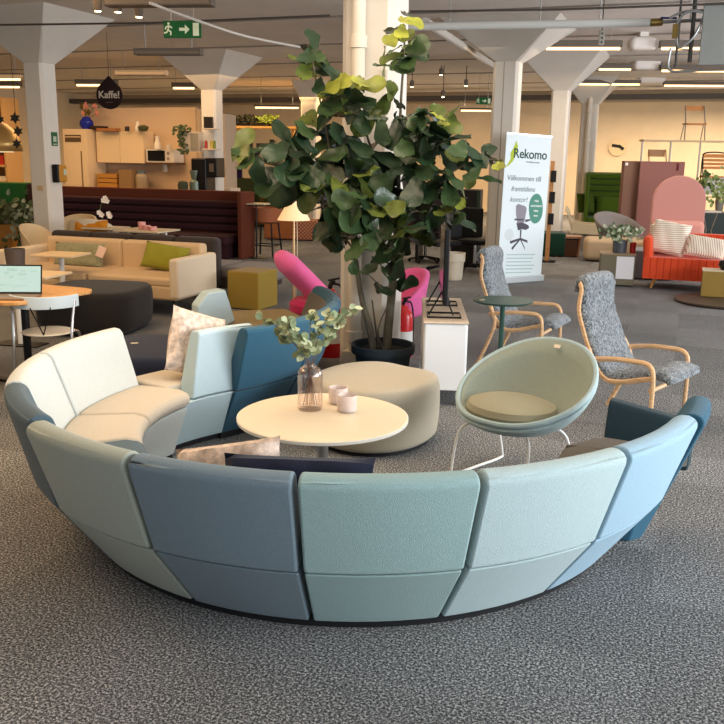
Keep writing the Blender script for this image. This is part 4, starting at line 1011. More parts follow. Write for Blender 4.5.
for k, (px, colr, nm) in enumerate(((206, '#9c2e2a', 'red'), (209, '#c9b9a0', 'white'), (211.5, '#b8a23a', 'yellow'), (214.5, '#6f7f35', 'green'))):
    q = dep(px, 148.7, 18.22); o = MB().lathe([(0, 0), (.028, 0), (.028, .13), (.015, .16), (0, .16)], n=12).build('jar', M('jar_' + nm, colr, .5), None); o.location = (q.x, 18.25, q.z); tag(o, nm + ' jar standing on the lower kitchen wall shelf', 'jar', 'jars on the kitchen shelf')
q = dep(208.5, 128.2, 18.22); o = bx((0, 0, .11), (.17, .14, .22)).build('black_tin', M('tin_black', '#1a1212', .5), None); o.location = (q.x, 18.25, q.z); tag(o, 'black square tin on the upper kitchen wall shelf', 'tin')
hp = thing('hanging_plant', 'trailing green plant hanging on the kitchen side wall', 'plant', tuple(dep(182, 134, 18.3)), 0)
mb = MB(); rn = random.Random(8)
for k in range(90):
    p_ = Vector((rn.gauss(0, .05), rn.gauss(0, .04), rn.uniform(-.42, .16) if k % 3 else rn.uniform(0, .18))); p_.x *= 1.5 if p_.z > 0 else .8
    disc_leaf(mb, p_, Vector((rn.uniform(-1, 1), rn.uniform(-1, 0), rn.uniform(-1, .4))), Vector((0, -1, .3)), .08, .06)
mb.build('leaves', M('ivy', '#3f4a2c', .7), hp)
bx((0, .1, .0), (.16, .1, .12)).build('pot', M('ivy_pot', '#5a4a3a', .8), hp)

# hanging drop-shaped Kaffe sign
q = dep(109.5, 95, 15.5); sgn = thing('coffee_sign', 'dark brown drop-shaped hanging sign reading Kaffe!', 'sign', tuple(q), R(-8))
rr = 12.8 / F * 15.9; pts = [(rr * math.sin(R(a_)), -rr * math.cos(R(a_))) for a_ in range(-125, 126, 10)] + [(0, rr * 1.35)]
mt = facing((1, 0, 0))
MB().prism(pts, -.015, .015, mt=mt).build('board', M('sign_brown', '#241210', .7), sgn)
txm = M('sign_text', '#cdbfae', .7)
text_obj('lettering', 'Kaffe!', .165, txm, sgn, facing((1, 0, 0), o=(-.0, -.018, .0)), .002, bold=.003)
bx((0, -.018, -.12), (.13, .002, .012)).build('small_text_line', M('sign_text_dim', '#6a5348', .7), sgn)
MB().cyl((0, 0, rr * 1.33), (0, 0, CH - q.z), .004, n=6).build('wire', blackmetal, sgn)
# ------------------------------------------------------------------ roll-up banner
bl, brr = at(500.0, 283.5), at(540.0, 280.5)
bd = (brr - bl).normalized(); brz = math.atan2(bd.y, bd.x); BW = .84; BH = 2.03
bm_ = (bl + brr) / 2 - bd * .03
bn = thing('rollup_banner', 'tall white roll-up banner with leaf logo and office chair picture', 'banner', (bm_.x, bm_.y, 0), brz)
ban_m = M('banner_white', '#dce8ec', .6)
lean = RM(0, R(-1.0), R(2.2))
bx((0, .0, .045), (BW + .04, .12, .09)).build('cassette', M('cassette_grey', '#c4ccd0', .4, .3), bn, bevel=.01)
sheet = MB().box(lean @ Vector((0, 0, .07 + BH / 2)), (BW, .006, BH), rot=lean).build('print_sheet', ban_m, bn)
MB().cyl(lean @ Vector((0, .03, .08)), lean @ Vector((0, .03, BH + .06)), .012, n=8).build('support_pole', steel, bn)
MB().box(lean @ Vector((0, 0, .07 + BH)), (BW + .01, .02, .025), rot=lean).build('top_bar', steel, bn)
def bp(x, z, o_=-.006): return lean @ Vector((x, o_, .07 + z))
bmt = facing(lean @ Vector((1, 0, 0)), lean @ Vector((0, 0, 1)))
def btext(nm, s_, size, mat, x, z, **k):
    mt = bmt.copy(); mt.translation = bp(x, z); return text_obj(nm, s_, size, mat, sheet, mt, **k)
tg_m = M('text_green', '#24493c', .7); tgr = M('text_grey', '#7b8c8b', .7); lf = M('logo_leaf_green', '#a9b92c', .6)
btext('wordmark', 'Rekomo', .185, tg_m, .04, 1.76, bold=.002)
btext('tagline', 'framtidens kontor', .034, tgr, .10, 1.655)
btext('headline', 'Välkommen till', .105, tgr, -.04, 1.42)
btext('headline', 'framtidens', .105, tgr, -.05, 1.27, shear=.25)
btext('headline', 'kontor!', .105, tgr, -.12, 1.12, shear=.25)
def bshape(nm, pts, mat, o_=-.005):
    mt = bmt.copy(); mt.translation = bp(0, 0, 0)
    m_ = MB(); m_.prism(pts, .0035 - o_ - .005, .0045 - o_ - .005, mt=mt); return m_.build(nm, mat, sheet, smooth=False)
bshape('logo_leaf', [(-.40, 1.56), (-.33, 1.60), (-.27, 1.66), (-.22, 1.76), (-.20, 1.86), (-.24, 1.94), (-.26, 1.88), (-.29, 1.82), (-.33, 1.76), (-.32, 1.68), (-.36, 1.62)], lf)
bshape('badge', [(.22 + .14 * math.cos(R(a_)) * (1 - .08 * math.sin(R(a_ * 2 + 30))), 1.00 + .215 * math.sin(R(a_))) for a_ in range(0, 360, 12)], M('badge_green', '#4a8a78', .6))
wtm = M('badge_text', '#e6efe9', .6)
for i, s_ in enumerate(('Helt', 'auktoriserat', 'rätta', 'vara')):
    mt = bmt.copy(); mt.translation = bp(.22, 1.11 - i * .07, -.0085); text_obj('badge_lettering', s_, .046 if i != 1 else .044, wtm, sheet, mt, depth=.0005, bold=.001)
chg = M('print_chair_grey', '#8b878f', .7); chd = M('print_chair_dark', '#4f4d57', .7)
bshape('printed_chair_back', [(-.16, 1.03), (-.12, 1.06), (.02, 1.03), (.045, .99), (.02, .80), (-.11, .78), (-.15, .92)], chg)
bshape('printed_chair_seat', [(-.13, .79), (-.02, .80), (.10, .76), (.12, .72), (.06, .69), (-.02, .70), (-.09, .68)], chd)
bshape('printed_chair_arm', [(-.17, .85), (.0, .85), (.0, .825), (-.17, .825)], chd, -.006); bshape('printed_chair_arm', [(.03, .84), (.14, .85), (.14, .83), (.04, .80)], chd)
bshape('printed_chair_column', [(-.05, .69), (-.02, .69), (-.025, .55), (-.045, .55)], chd)
for (x, z) in ((-.22, .51), (-.18, .42), (.06, .42), (.11, .52)):
    bshape('printed_chair_spoke', [(-.035, .575), (-.035, .545), (x + .01, z - .02), (x - .01, z + .005), (x, z + .02)], chd)
for i in range(6): bshape('printed_text_line', [(-.27, .34 - i * .052), (.27 - .03 * (i % 3), .34 - i * .052), (.27 - .03 * (i % 3), .325 - i * .052), (-.27, .325 - i * .052)], M('print_text_line', '#a9c2c2', .7))
bshape('printed_ring', [(-.25 + .085 * math.cos(R(a_)), .62 + .085 * math.sin(R(a_))) for a_ in range(0, 360, 20)], M('print_ring', '#cfd9dc', .7), -.0045)

# ------------------------------------------------------------------ right hand display furniture
F_or = fabric('coral_orange_velvet', '#d34c2a', .06); W_leg = wood('oak_leg', '#c48b4e')
p1 = at(650, 288); rz_o = R(-22)
def Zat(px, py, Y): return dep(px, py, Y)
os_ = thing('sofa', 'coral orange sofa with channelled upholstery and wooden legs', 'sofa', tuple(Vector((-.05, 0, 0)) + p1 + Matrix.Rotation(rz_o, 3, 'Z') @ Vector((1.03, .34, 0))), rz_o)
bx((0, -.02, .30), (2.2, .80, .30)).build('seat_base', F_or, os_, bevel=.04)
def channels(n, x0, x1, y, z, d, h, along='x'):
    m_ = MB(); st = (x1 - x0) / n
    for k in range(n):
        cx_ = x0 + (k + .5) * st; m_.sweep([(-st / 2, -d / 2), (-st / 2 * .75, -d / 2 - .012), (st / 2 * .75, -d / 2 - .012), (st / 2, -d / 2), (st / 2, d / 2), (-st / 2, d / 2)], [lambda a_, b_, zz=zz: Vector((cx_ + a_, y + b_, zz)) for zz in (z - h / 2, z + h / 2)])
    return m_
channels(24, -1.1, 1.1, -.42, .30, .05, .30).build('seat_front_channel', F_or, os_)
channels(22, -1.0, 1.0, .30, .58, .14, .34).build('back_channel', F_or, os_)
bx((0, .38, .48), (2.2, .06, .54)).build('back_shell', F_or, os_, bevel=.02)
for sg in (-1, 1): 
    bx((sg * 1.05, -.02, .47), (.12, .82, .52), rot=RM(0, 0, sg * R(5))).build('arm', F_or, os_, bevel=.05, seg=4)
    for sy_ in (-1, 1): MB().cyl((sg * .98, sy_ * .32, 0), (sg * .93, sy_ * .30, .17), .018, .028, n=10).build('leg', W_leg, os_)
osm = Matrix.Translation(os_.location) @ Matrix.Rotation(rz_o, 4, 'Z')
P_str = bpy.data.materials.new('striped_cream_linen'); P_str.use_nodes = True; nt = P_str.node_tree
wv_ = nt.nodes.new('ShaderNodeTexWave'); wv_.bands_direction = 'Z'; wv_.inputs['Scale'].default_value = 11; wv_.inputs['Distortion'].default_value = .8; wv_.inputs['Detail'].default_value = 1
rp_ = nt.nodes.new('ShaderNodeValToRGB'); rp_.color_ramp.elements[0].color = lin('#b39a84'); rp_.color_ramp.elements[0].position = .08; rp_.color_ramp.elements[1].color = lin('#efe4d4'); rp_.color_ramp.elements[1].position = .35
tc_ = nt.nodes.new('ShaderNodeTexCoord'); nt.links.new(tc_.outputs['Object'], wv_.inputs[0]); nt.links.new(wv_.outputs['Fac'], rp_.inputs[0]); nt.links.new(rp_.outputs[0], nt.nodes['Principled BSDF'].inputs['Base Color']); nt.nodes['Principled BSDF'].inputs['Roughness'].default_value = .95
pillow_at('large square cream striped pillow on the coral sofa', on(osm, (-.80, -.06, .70)), .52, .48, .18, RM(rz_o, R(72), 0) @ Matrix.Rotation(R(-10), 3, 'Z'), P_str, 'striped pillows on the coral sofa')
P_st2 = P_str.copy(); P_st2.name = 'striped_cream_linen_upright'; [n_ for n_ in P_st2.node_tree.nodes if n_.type == 'TEX_WAVE'][0].bands_direction = 'X'
pillow_at('small oblong cream striped pillow on the coral sofa', on(osm, (-.30, -.18, .60)), .54, .32, .15, RM(rz_o, R(64), 0) @ Matrix.Rotation(R(-8), 3, 'Z'), P_st2, 'striped pillows on the coral sofa')
pillow_at('cream pillow tucked behind the large striped one on the coral sofa', on(osm, (-.88, .12, .68)), .42, .42, .14, RM(rz_o + R(8), R(78), R(0)), P_str, 'striped pillows on the coral sofa')

F_green_v = fabric('grass_green_velvet', '#4d661b', .1); F_gd = fabric('bottle_green_wool', '#17382c', .1)
q = at(614, 222); gb = thing('booth_sofa', 'grass green high-backed sofa with horizontal channels by the far wall', 'sofa', (dep(619, 190, 21.5).x, 21.5, 0), R(-12))
gb.scale = (.72, 1, .85)
for k in range(7): bx((0, .40, .62 + k * .17), (2.0, .16, .165)).build('back_channel', F_green_v, gb, bevel=.05)
bx((-1.04, .05, .88), (.12, .95, 1.72)).build('side_wing', F_green_v, gb, bevel=.04); bx((1.04, .05, .88), (.12, .95, 1.72)).build('side_wing', F_green_v, gb, bevel=.04)
bx((0, .50, .88), (2.1, .08, 1.74)).build('back_shell', F_green_v, gb, bevel=.03)
bx((0, -.05, .42), (2.0, .8, .2)).build('seat_cushion', F_green_v, gb, bevel=.05); bx((0, -.02, .17), (2.0, .75, .30)).build('seat_base', F_gd, gb, bevel=.02)
gbm = Matrix.Translation(gb.location) @ Matrix.Rotation(R(-12), 4, 'Z')
pillow_at('green square cushion leaning on the wing of the green high-backed sofa', on(gbm, (-.76, -.08, .76)), .48, .48, .16, RM(R(-12 + 35), R(76)), fabric('lime_green_velvet', '#45591a', .1))
pillow_at('long green bolster cushion on the green high-backed sofa', on(gbm, (.1, .10, .72)), 1.2, .42, .20, RM(R(-12), R(70)), F_green_v)
# mauve acoustic screens
F_mv = fabric('mauve_felt', '#8e625b', .05); F_mv2 = fabric('brown_mauve_felt', '#7a5a4b', .05)
def standing(name, label, cat, x0, x1, ytop, Y, dth, mat, rz, bev=.01, z0=0.0):
    p0, p1 = dep(x0, ytop, Y), dep(x1, ytop, Y); c_ = (p0 + p1) / 2; w_ = (p1.x - p0.x) / math.cos(rz)
    t = thing(name, label, cat, (c_.x, Y, z0), rz); h = (p0.z + p1.z) / 2 - z0
    bx((0, 0, h / 2), (w_, dth, h)).build('panel', mat, t, bevel=bev); return t, w_, h
t, w_, h = standing('acoustic_screen', 'wide mauve upholstered screen behind the pink arch seat', 'screen', 641, 684, 161.5, 17.6, .09, F_mv, R(-6))
bx((w_ * .34, -.05, h - .10), (.04, .012, .14)).build('strap', M('maroon_strap', '#5e2228', .8), t)
t, w_, h = standing('acoustic_screen', 'narrow brown-mauve screen wing turned towards the green sofa', 'screen', 622, 645, 161, 17.75, .09, F_mv2, R(22))
bx((-w_ * .40, -.05, h - .06), (.06, .006, .05)).build('price_tag', M('tag_white', '#e8e0d8', .8), t)
# pink arch seat
F_pk = fabric('powder_pink_wool', '#ba857d', .05); F_pk2 = fabric('salmon_pink_wool', '#c99085', .05)
q0, q1 = dep(652, 215, 15.6), dep(703, 215, 15.6); aw = (q1.x - q0.x) / 2; cz_ = dep(678, 186, 15.6).z; ct_ = dep(678, 175.5, 15.6).z
ar = thing('arch_seat', 'powder pink seat with tall arched back and rounded bench', 'seat', ((q0.x + q1.x) / 2, 15.6, 0), R(-10))
pts = [(-aw, .30), (aw, .30)] + [(aw * math.cos(R(a_)), (ct_ - aw) + aw * math.sin(R(a_))) for a_ in range(0, 181, 9)]
MB().prism(pts, -.06, .06, mt=facing((1, 0, 0))).build('arched_back', F_pk, ar, bevel=.02)
bx((0, -.10, .60), (aw * 2.0, .22, .32)).build('lumbar_roll', F_pk2, ar, bevel=.09, seg=4)
bx((0, -.4, .22), (aw * 2.15, .85, .42)).build('bench_base', F_pk, ar, bevel=.05)
p_ = at(690, 238, .42); wb = thing('bench', 'low white-topped bench between the arch seat and the coral sofa', 'bench', (6.35, 14.35, 0), R(-18))
bx((0, 0, .40), (1.9, .55, .10)).build('top', fabric('off_white_wool', '#d6cfc6', .05), wb, bevel=.045, seg=4); bx((0, 0, .175), (1.7, .45, .35)).build('base', F_grs, wb)
# beige and blue-grey ottomans, brown cube with plant
q = at(600, 263); bo_ = thing('bench', 'low rounded beige bench behind the brown cube table', 'bench', (q.x + .42, q.y + .35, 0), R(-12))
bx((0, 0, .22), (1.25, .62, .40)).build('cushion', fabric('sand_wool', '#b9a283', .06), bo_, bevel=.09, seg=4); bx((0, 0, .01), (1.0, .45, .02)).build('base', black_m, bo_)
q = at(640, 272); bo2 = thing('bench', 'blue-grey upholstered cube bench next to the brown cube table', 'bench', (4.45, 13.6, 0), R(-12))
bx((0, 0, .23), (.62, .62, .43)).build('cushion', fabric('blue_grey_wool', '#7f8488', .06), bo2, bevel=.03); bx((0, 0, .01), (.5, .45, .02)).build('base', black_m, bo2)
q = at(618, 286.5); bc_ = thing('cube_table', 'olive brown cube table with a paper sheet taped to its front', 'table', (q.x + .02, q.y + .22, 0), R(-12))
bx((0, 0, .235), (.48, .42, .43)).build('body', M('olive_brown', '#6b6350', .6), bc_, bevel=.006); bx((0, 0, .457), (.49, .43, .016)).build('top_panel', M('cube_top', '#927c60', .5), bc_); bx((0, 0, .01), (.42, .36, .02)).build('base', black_m, bc_)
bx((.10, -.213, .27), (.24, .004, .32)).build('paper_sheet', M('paper_sheet', '#d9d8dc', .8), bc_)
pz = .4655; pc = Vector(bc_.location) + Vector((.0, .02, pz))
po = thing('potted_plant', 'bushy eucalyptus plant in a dark glass pot on the brown cube table', 'plant', tuple(pc + Vector((.03, 0, 0))), 0)
MB().lathe([(0, 0), (.10, 0), (.105, .18), (.095, .18), (.09, .02), (0, .02)], n=20).build('pot', M('smoke_glass_pot', '#4a4f55', .25, spec=.6), po)
mb = MB(); rn = random.Random(4)
for k in range(150):
    v = Vector((rn.gauss(0, .13), rn.gauss(0, .10), .27 + rn.gauss(0, .05))); disc_leaf(mb, v, Vector((rn.uniform(-1, 1), rn.uniform(-1, .3), rn.uniform(-.5, 1))), Vector((0, -1, .5)), .07, .05, k % 2)
mb.build('foliage', [M('euc_g', '#5d6f4e', .7), M('euc_p', '#aeb69a', .7)], po)
MB().tube([(0, 0, .1), (0, 0, .3)], .02, 6).build('stem', twig, po)
simple_red = MB().lathe([(0, 0), (.04, 0), (.045, .15), (.04, .15), (.035, .01), (0, .01)], n=16).build('red_glass', M('ruby_glass', '#a5201f', .2, spec=.6), None); simple_red.location = tuple(pc + Vector((.20, -.06, 0))); tag(simple_red, 'ruby red glass beside the plant pot on the brown cube table', 'glass')
# cream easy chair with metal legs, grey tub chair
def wing_chair(label, px, py, rz, mat):
    c = dep(px, 220, py); t = thing('lounge_chair', label, 'chair', (c.x, c.y, 0), rz)
    # profile side: seat faces local +x
    sec = arc([(-.42, 0, .80), (-.36, 0, .70), (-.28, 0, .46), (-.16, 0, .34), (.05, 0, .33), (.34, 0, .36)], 4)
    m_ = MB()
    fr = [lambda a_, b_, p_=p_, i=i: p_ + Vector((0, b_ * 1.0, 0)) + Vector((a_ * .5, 0, a_)) for i, p_ in enumerate(sec)]
    m_.sweep([(-.03, -.3), (.03, -.3), (.03, .3), (-.03, .3)], fr); m_.build('seat_shell', mat, t, bevel=.012)
    for sg in (-1, 1): 
        MB().prism([(-.30, .30), (.34, .28), (.37, .44), (.30, .49), (-.06, .50), (-.26, .56)], -.03, .03, mt=facing((1, 0, 0), o=(0, sg * .31, 0))).build('arm', mat, t, bevel=.012)
        for sx_ in (-.25, .3): MB().cyl((sx_, sg * .27, 0), (sx_, sg * .26, .33), .012, n=8).build('leg', white_metal, t)
    return t
wing_chair('cream lounge chair with upright back beside the small wooden cube', 586, 18.4, R(-14), fabric('bone_wool', '#d9cdb0', .05))
gt = thing('tub_chair', 'grey round tub chair tilted towards the plant', 'chair', (dep(619, 220, 16.9).x, 16.9, 0), R(25))
mb = MB()
def tb(u, v):
    a_ = 2 * PI * u; f_ = (1 - math.cos(a_)) / 2; r_ = .28 + .17 * v; return Vector((math.sin(a_) * r_, -math.cos(a_) * r_, .26 + v * (.16 + .38 * f_)))
mb.grid(tb, 36, 6, wrapu=True); mb.build('shell', fabric('mid_grey_wool', '#85807f', .05), gt, solid=.05)
MB().lathe([(0, .25), (.28, .25), (.32, .38), (.3, .42), (0, .43)], n=28).build('seat', fabric('dk_grey_wool', '#6d6a6a', .05), gt); MB().cyl((0, 0, 0), (0, 0, .26), .03, n=10).build('pole', blackmetal, gt)
# green bench and wooden cube, magazine rack
q = at(540, 257); g2 = thing('bench', 'dark green upholstered bench behind the banner', 'bench', (q.x + .15, q.y + .35, 0), R(-10))
bx((0, 0, .23), (.72, .6, .42)).build('cushion', F_gd, g2, bevel=.03); bx((0, 0, .01), (.6, .5, .02)).build('base', black_m, g2)
q = at(570, 257.5); wc = thing('cube_stool', 'open brown wooden cube stool beside the green bench', 'stool', (q.x, q.y + .22, 0), R(-8)); wbm = wood('walnut_brown', '#8a5a3c', .5)
bx((0, 0, .37), (.46, .42, .03)).build('top_panel', wbm, wc); bx((-.215, 0, .18), (.03, .42, .355)).build('side_panel', wbm, wc); bx((.18, 0, .18), (.03, .40, .355), rot=RM(0, 0, R(6))).build('side_panel', wbm, wc); bx((-.02, .0, .17), (.36, .36, .3)).build('inner_panel', M('walnut_dark', '#4e3020', .6), wc)
q = at(549, 250); mr_ = thing('magazine_rack', 'upright wooden magazine rack with black pockets against the column', 'rack', (dep(550.5, 200, 15.6).x, 15.6, 0), R(-15))
bx((0, 0, .88), (.07, .05, 1.72)).build('post', wood('rack_oak', '#b98350'), mr_); bx((0, 0, .01), (.3, .3, .02)).build('foot', blackmetal, mr_)
for z in (.75, 1.12, 1.48): bx((.03, -.05, z), (.09, .09, .19), rot=RM(0, R(-8))).build('pocket', blackmetal, mr_)
# brass side table and glass top
q = at(707, 303); dk_b = thing('tray_base', 'low round dark bronze tray base near the coral sofa', 'table base', (q.x + .25, q.y + .05, 0), 0)
MB().lathe([(0, 0), (.62, 0), (.63, .02), (.62, .035), (0, .04)], n=56).build('disc', M('dark_bronze', '#4a4038', .45, .4), dk_b); MB().cyl((.28, -.28, .03), (.45, -.1, .62), .02, n=8).build('black_strut', blackmetal, dk_b)
q = at(708, 300.5); bt = thing('brass_table', 'brass box side table standing on the dark round base', 'table', (q.x + .15, q.y + .2, .0405), R(-20))
bx((0, 0, .165), (.34, .34, .33)).build('body', M('aged_brass', '#a08445', .4, .55), bt, bevel=.004); bx((0, 0, .336), (.35, .35, .012)).build('top_panel', M('pale_top', '#cdbda0', .5), bt)
bl_ = Vector(bt.location) + Vector((.10, -.02, .3425))
o = MB().lathe([(0, 0), (.05, 0), (.09, .06), (.075, .12), (0, .14)], n=20).build('black_bowl', M('black_glaze', '#111012', .25), None); o.location = tuple(bl_); tag(o, 'small black rounded bowl on the brass side table', 'bowl')

# chairs on the far wall
wl = M('white_tube', '#d8d2c6', .5); or_m = wood('orange_ply', '#d68a3c', .5)
QD = 20.5
def wpt(px, py, Y=QD): return dep(px, py, Y)
ds = thing('display_shelf', 'tall white framed display shelf carrying chairs near the far wall', 'shelf', (wpt(680, 200).x, QD + .25, 0), 0)
zt_ = wpt(690, 140).z; x_l, x_r = wpt(645, 140).x - ds.location.x, wpt(745, 140).x - ds.location.x
bx(((x_l + x_r) / 2, 0, zt_ - .02), (x_r - x_l, .32, .04)).build('top_board', M('shelf_birch', '#e0c79c', .6), ds)
for px in (646, 675, 705, 745):
    x = wpt(px, 140).x - ds.location.x
    for sy_ in (-.0,): MB().cyl((x, sy_, 0), (x, sy_, zt_ - .03), .022, n=8).build('post', wl, ds)
xm_ = wpt(705, 140).x - ds.location.x
bx(((x_l + xm_) / 2, 0, 1.235), (xm_ - x_l, .32, .03)).build('middle_board', M('shelf_birch', '#e0c79c', .6), ds); bx(((xm_ + x_r) / 2, 0, .98), (x_r - xm_, .32, .03)).build('middle_board', M('shelf_birch', '#e0c79c', .6), ds)
def frame_chair(name, label, px, z, w_, h, mat_s, mat_f, slats, rz=0.0, Y=QD + .25, back_h=.1):
    c = wpt(px, 140, Y); t = thing(name, label, 'chair', (c.x, Y, z), rz, 'chairs on the display shelf')
    for sg in (-1, 1):
        MB().tube([(sg * w_ / 2, -.12, 0), (sg * w_ / 2 * .96, -.08, h * .5), (sg * w_ / 2 * .92, .06, h)], .013, 6).build('leg', mat_f, t)
        MB().tube([(sg * w_ / 2, .13, 0), (sg * w_ / 2 * .96, .0, h * .5)], .011, 6).build('leg', mat_f, t)
    bx((0, -.03, h * .47), (w_ * .95, .34, .03)).build('seat', mat_s, t)
    bx((0, .1, h - back_h / 2), (w_ * .92, .025, back_h)).build('backrest', mat_s, t)
    return t
frame_chair('wire_chair', 'orange ply chair with thin legs on top of the display shelf', 692.5, zt_, .46, .76, or_m, M('grey_wire', '#8b8078', .5), 0)
frame_chair('wire_chair', 'brown tube framed chair on the middle board behind the mauve screen', 659, 1.251, .42, .78, M('tan_strap', '#b98f68', .7), M('brown_tube', '#a5713f', .5), 0, back_h=.16)
t = frame_chair('slatted_chair', 'chair with orange slatted back and black tube frame at the shelf end', 718, .996, .62, .95, or_m, blackmetal, 0, back_h=.02)
for k in range(4): bx((0, .07 - k * .0, .90 - k * .085), (.56, .02, .06)).build('back_slat', or_m, t)
MB().tube(arc([(-.31, 0, .4), (-.29, .05, .85), (-.2, .1, .98), (.2, .1, .98), (.31, .05, .85)], 4), .016, 6).build('frame_tube', blackmetal, t)
bx((0, -.12, .25), (.5, .04, .42)).build('white_panel', M('panel_white', '#dad6d2', .6), t)
ivy = M('pothos', '#56713c', .6); ivp = M('pothos_pale', '#8fa05e', .6)
def bushy(name, label, px, py, Y, sx_, sz_, n, L_, potm=None, mats=None, loc_z=None):
    c = dep(px, py, Y); t = thing(name, label, 'plant', (c.x, Y, c.z if loc_z is None else loc_z), 0)
    m_ = MB(); rn_ = random.Random(px)
    dz = 0 if loc_z is None else c.z - loc_z
    for k in range(n):
        v = Vector((rn_.gauss(0, sx_), rn_.gauss(0, sx_ * .7), rn_.gauss(0, sz_) + dz)); v.z = max(v.z, .05)
        disc_leaf(m_, v, Vector((rn_.uniform(-1, 1), rn_.uniform(-1, .2), rn_.uniform(-1, .8))), Vector((0, -1, .4)), L_, L_ * .6, k % 2)
    m_.build('foliage', mats or [ivy, ivp], t)
    zt2 = max(.12, dz - sz_ * 1.0)
    MB().lathe([(0, 0), (sx_ * .45, 0), (sx_ * .6, min(.3, zt2)), (0, min(.3, zt2) + .005)], n=16).build('pot', potm or M('pot_grey', '#8a837c', .7), t)
    MB().cyl((0, 0, .05), (0, 0, zt2 + .1), .015, n=6).build('stem', M('stem_green', '#56633a', .7), t)
    return t
bushy('shelf_plant', 'green trailing plant at the middle of the display shelf', 703, 180, 20.3, .08, .12, 40, .12, loc_z=.996)
bushy('shelf_plant', 'larger green trailing plant at the edge of the display shelf', 721, 190, 19.6, .16, .22, 90, .13, loc_z=.705, mats=[M('pothos_pale', '#8fa05e', .6), M('pothos_light', '#a9b67c', .6)])
# dark counter and spindle stool under it
q0, q1 = dep(705, 207, 19.3), dep(745, 207, 19.3)
dc = thing('dark_cabinet', 'dark green cabinet standing under the display shelf plants', 'cabinet', ((q0.x + q1.x) / 2, 19.6, 0), 0)
bx((0, 0, .34), (q1.x - q0.x, .5, .68)).build('body', M('dark_green_cab', '#1c2a24', .5), dc, bevel=.006); bx((0, 0, .69), (q1.x - q0.x + .02, .52, .02)).build('top_panel', M('cab_top', '#59503f', .5), dc)
q = dep(714, 213, 18.4); ss = thing('spindle_stool', 'small dark metal stool with pale seat before the dark green cabinet', 'stool', (q.x, 18.6, 0), 0)
bx((0, 0, q.z + .02), (.36, .3, .03)).build('seat', M('pale_seat2', '#c9c1b4', .5), ss)
for sg in (-1, 1): MB().tube([(sg * .16, 0, 0), (sg * .05, 0, q.z * .5), (sg * .15, 0, q.z)], .014, 6).build('leg', M('bronze_leg', '#6b5f50', .4, .5), ss)
# wall clock
_r = ray(617.5, 147.5); _k = (V1 - .035) / (_r.x * E2.x + _r.y * E2.y); c = Vector((0, 0, HC)) + _r * _k; ck = thing('wall_clock', 'round white wall clock with thick black hands', 'clock', tuple(c), R(-20)); ck.scale = (1.25,) * 3
# partition carrying the clock
pw0, pw1 = dep(598, 150, 23.4), dep(640, 150, 22.2)
MB().lathe([(0, 0), (.21, 0), (.21, .03), (0, .03)], n=40).build('dial', M('clock_cream', '#e2cba2', .6), ck)
ck.rotation_euler = (R(90), 0, R(-20))
bx((-.05, .04, .036), (.18, .075, .012), R(-8)).build('hand', M('hand_black', '#14110f', .5), ck); bx((.09, .0, .036), (.16, .075, .012), R(-35)).build('hand', M('hand_black', '#14110f', .5), ck)

# ------------------------------------------------------------------ behind the tree on the right: white bin, dark desks and chairs, cabinet
q = at(455, 281); wbn = thing('waste_bin', 'cream plastic bin with a wide rim between tree and banner', 'bin', (q.x, q.y + .17, 0), 0)
MB().lathe([(0, 0), (.115, 0), (.14, .27), (.155, .275), (.158, .40), (.145, .40), (.14, .30), (.125, .03), (0, .02)], n=32).build('bucket', M('bin_cream', '#c8beac', .6), wbn)
dkp = M('dark_cabinet_brown', '#16110e', .5); grn = M('cabinet_green_edge', '#2c3d30', .5)
def cab(name, label, x0, x1, yt, yb, Y, d_, mat, rz=R(-12), cat='cabinet', top=None):
    p0, p1 = dep(x0, yt, Y), dep(x1, yt, Y); c_ = (p0 + p1) / 2; zb = 0 if cat in ('cabinet', 'panel', 'counter', 'sideboard') else max(0, dep(x0, yb, Y).z)
    t = thing(name, label, cat, (c_.x, Y + d_ / 2, zb), rz); bx((0, 0, (c_.z - zb) / 2), (p1.x - p0.x, d_, c_.z - zb)).build('body', mat, t, bevel=.008)
    if top: bx((0, 0, c_.z - zb + .012), (p1.x - p0.x + .04, d_ + .04, .024)).build('top_panel', top, t)
    return t, p1.x - p0.x, c_.z - zb
t, w_, h = cab('shop_cabinet', 'tall dark cabinet with green side panel beyond the tree', 456, 484, 190, 258, 14.6, .5, dkp)
bx((w_ / 2 - .03, -.26, h / 2), (.05, .02, h)).build('side_panel', grn, t); bx((0, -.262, h * .47), (w_ * .7, .01, .025)).build('shelf_edge', M('shelf_edge_tan', '#8a6f50', .6), t)
def office_chair(label, px, py, rz, mat=None):
    c = at(px, py); mat = mat or M('office_black', '#141519', .7); t = thing('office_chair', label, 'chair', (c.x, c.y, 0), rz, 'dark office chairs beyond the tree')
    bx((0, 0, .46), (.46, .44, .08)).build('seat', mat, t, bevel=.03); bx((0, .22, .78), (.42, .06, .46)).build('backrest', mat, t, bevel=.03)
    MB().cyl((0, 0, .08), (0, 0, .43), .025, n=8).build('column', chrome, t)
    for k in range(5):
        a_ = k * 2 * PI / 5; spk = MB().tube([(0, 0, .1), (.27 * math.cos(a_), .27 * math.sin(a_), .05)], .016, 6).build('spoke', mat, t)
        o_ = bpy.data.objects.new('caster', bpy.data.meshes.new('caster')); bm2 = bmesh.new(); bmesh.ops.create_uvsphere(bm2, u_segments=8, v_segments=6, radius=.03); bm2.to_mesh(o_.data); bm2.free(); o_.data.materials.append(mat); o_.location = (.27 * math.cos(a_), .27 * math.sin(a_), .03); sc.collection.objects.link(o_); o_.parent = spk
    return t
office_chair('black office chair closest to the cream bin', 474, 270, R(150)); office_chair('black office chair half hidden by the monitor', 441, 272, R(-150)); office_chair('black office chair under the lowest fig leaves', 425, 262, R(170))
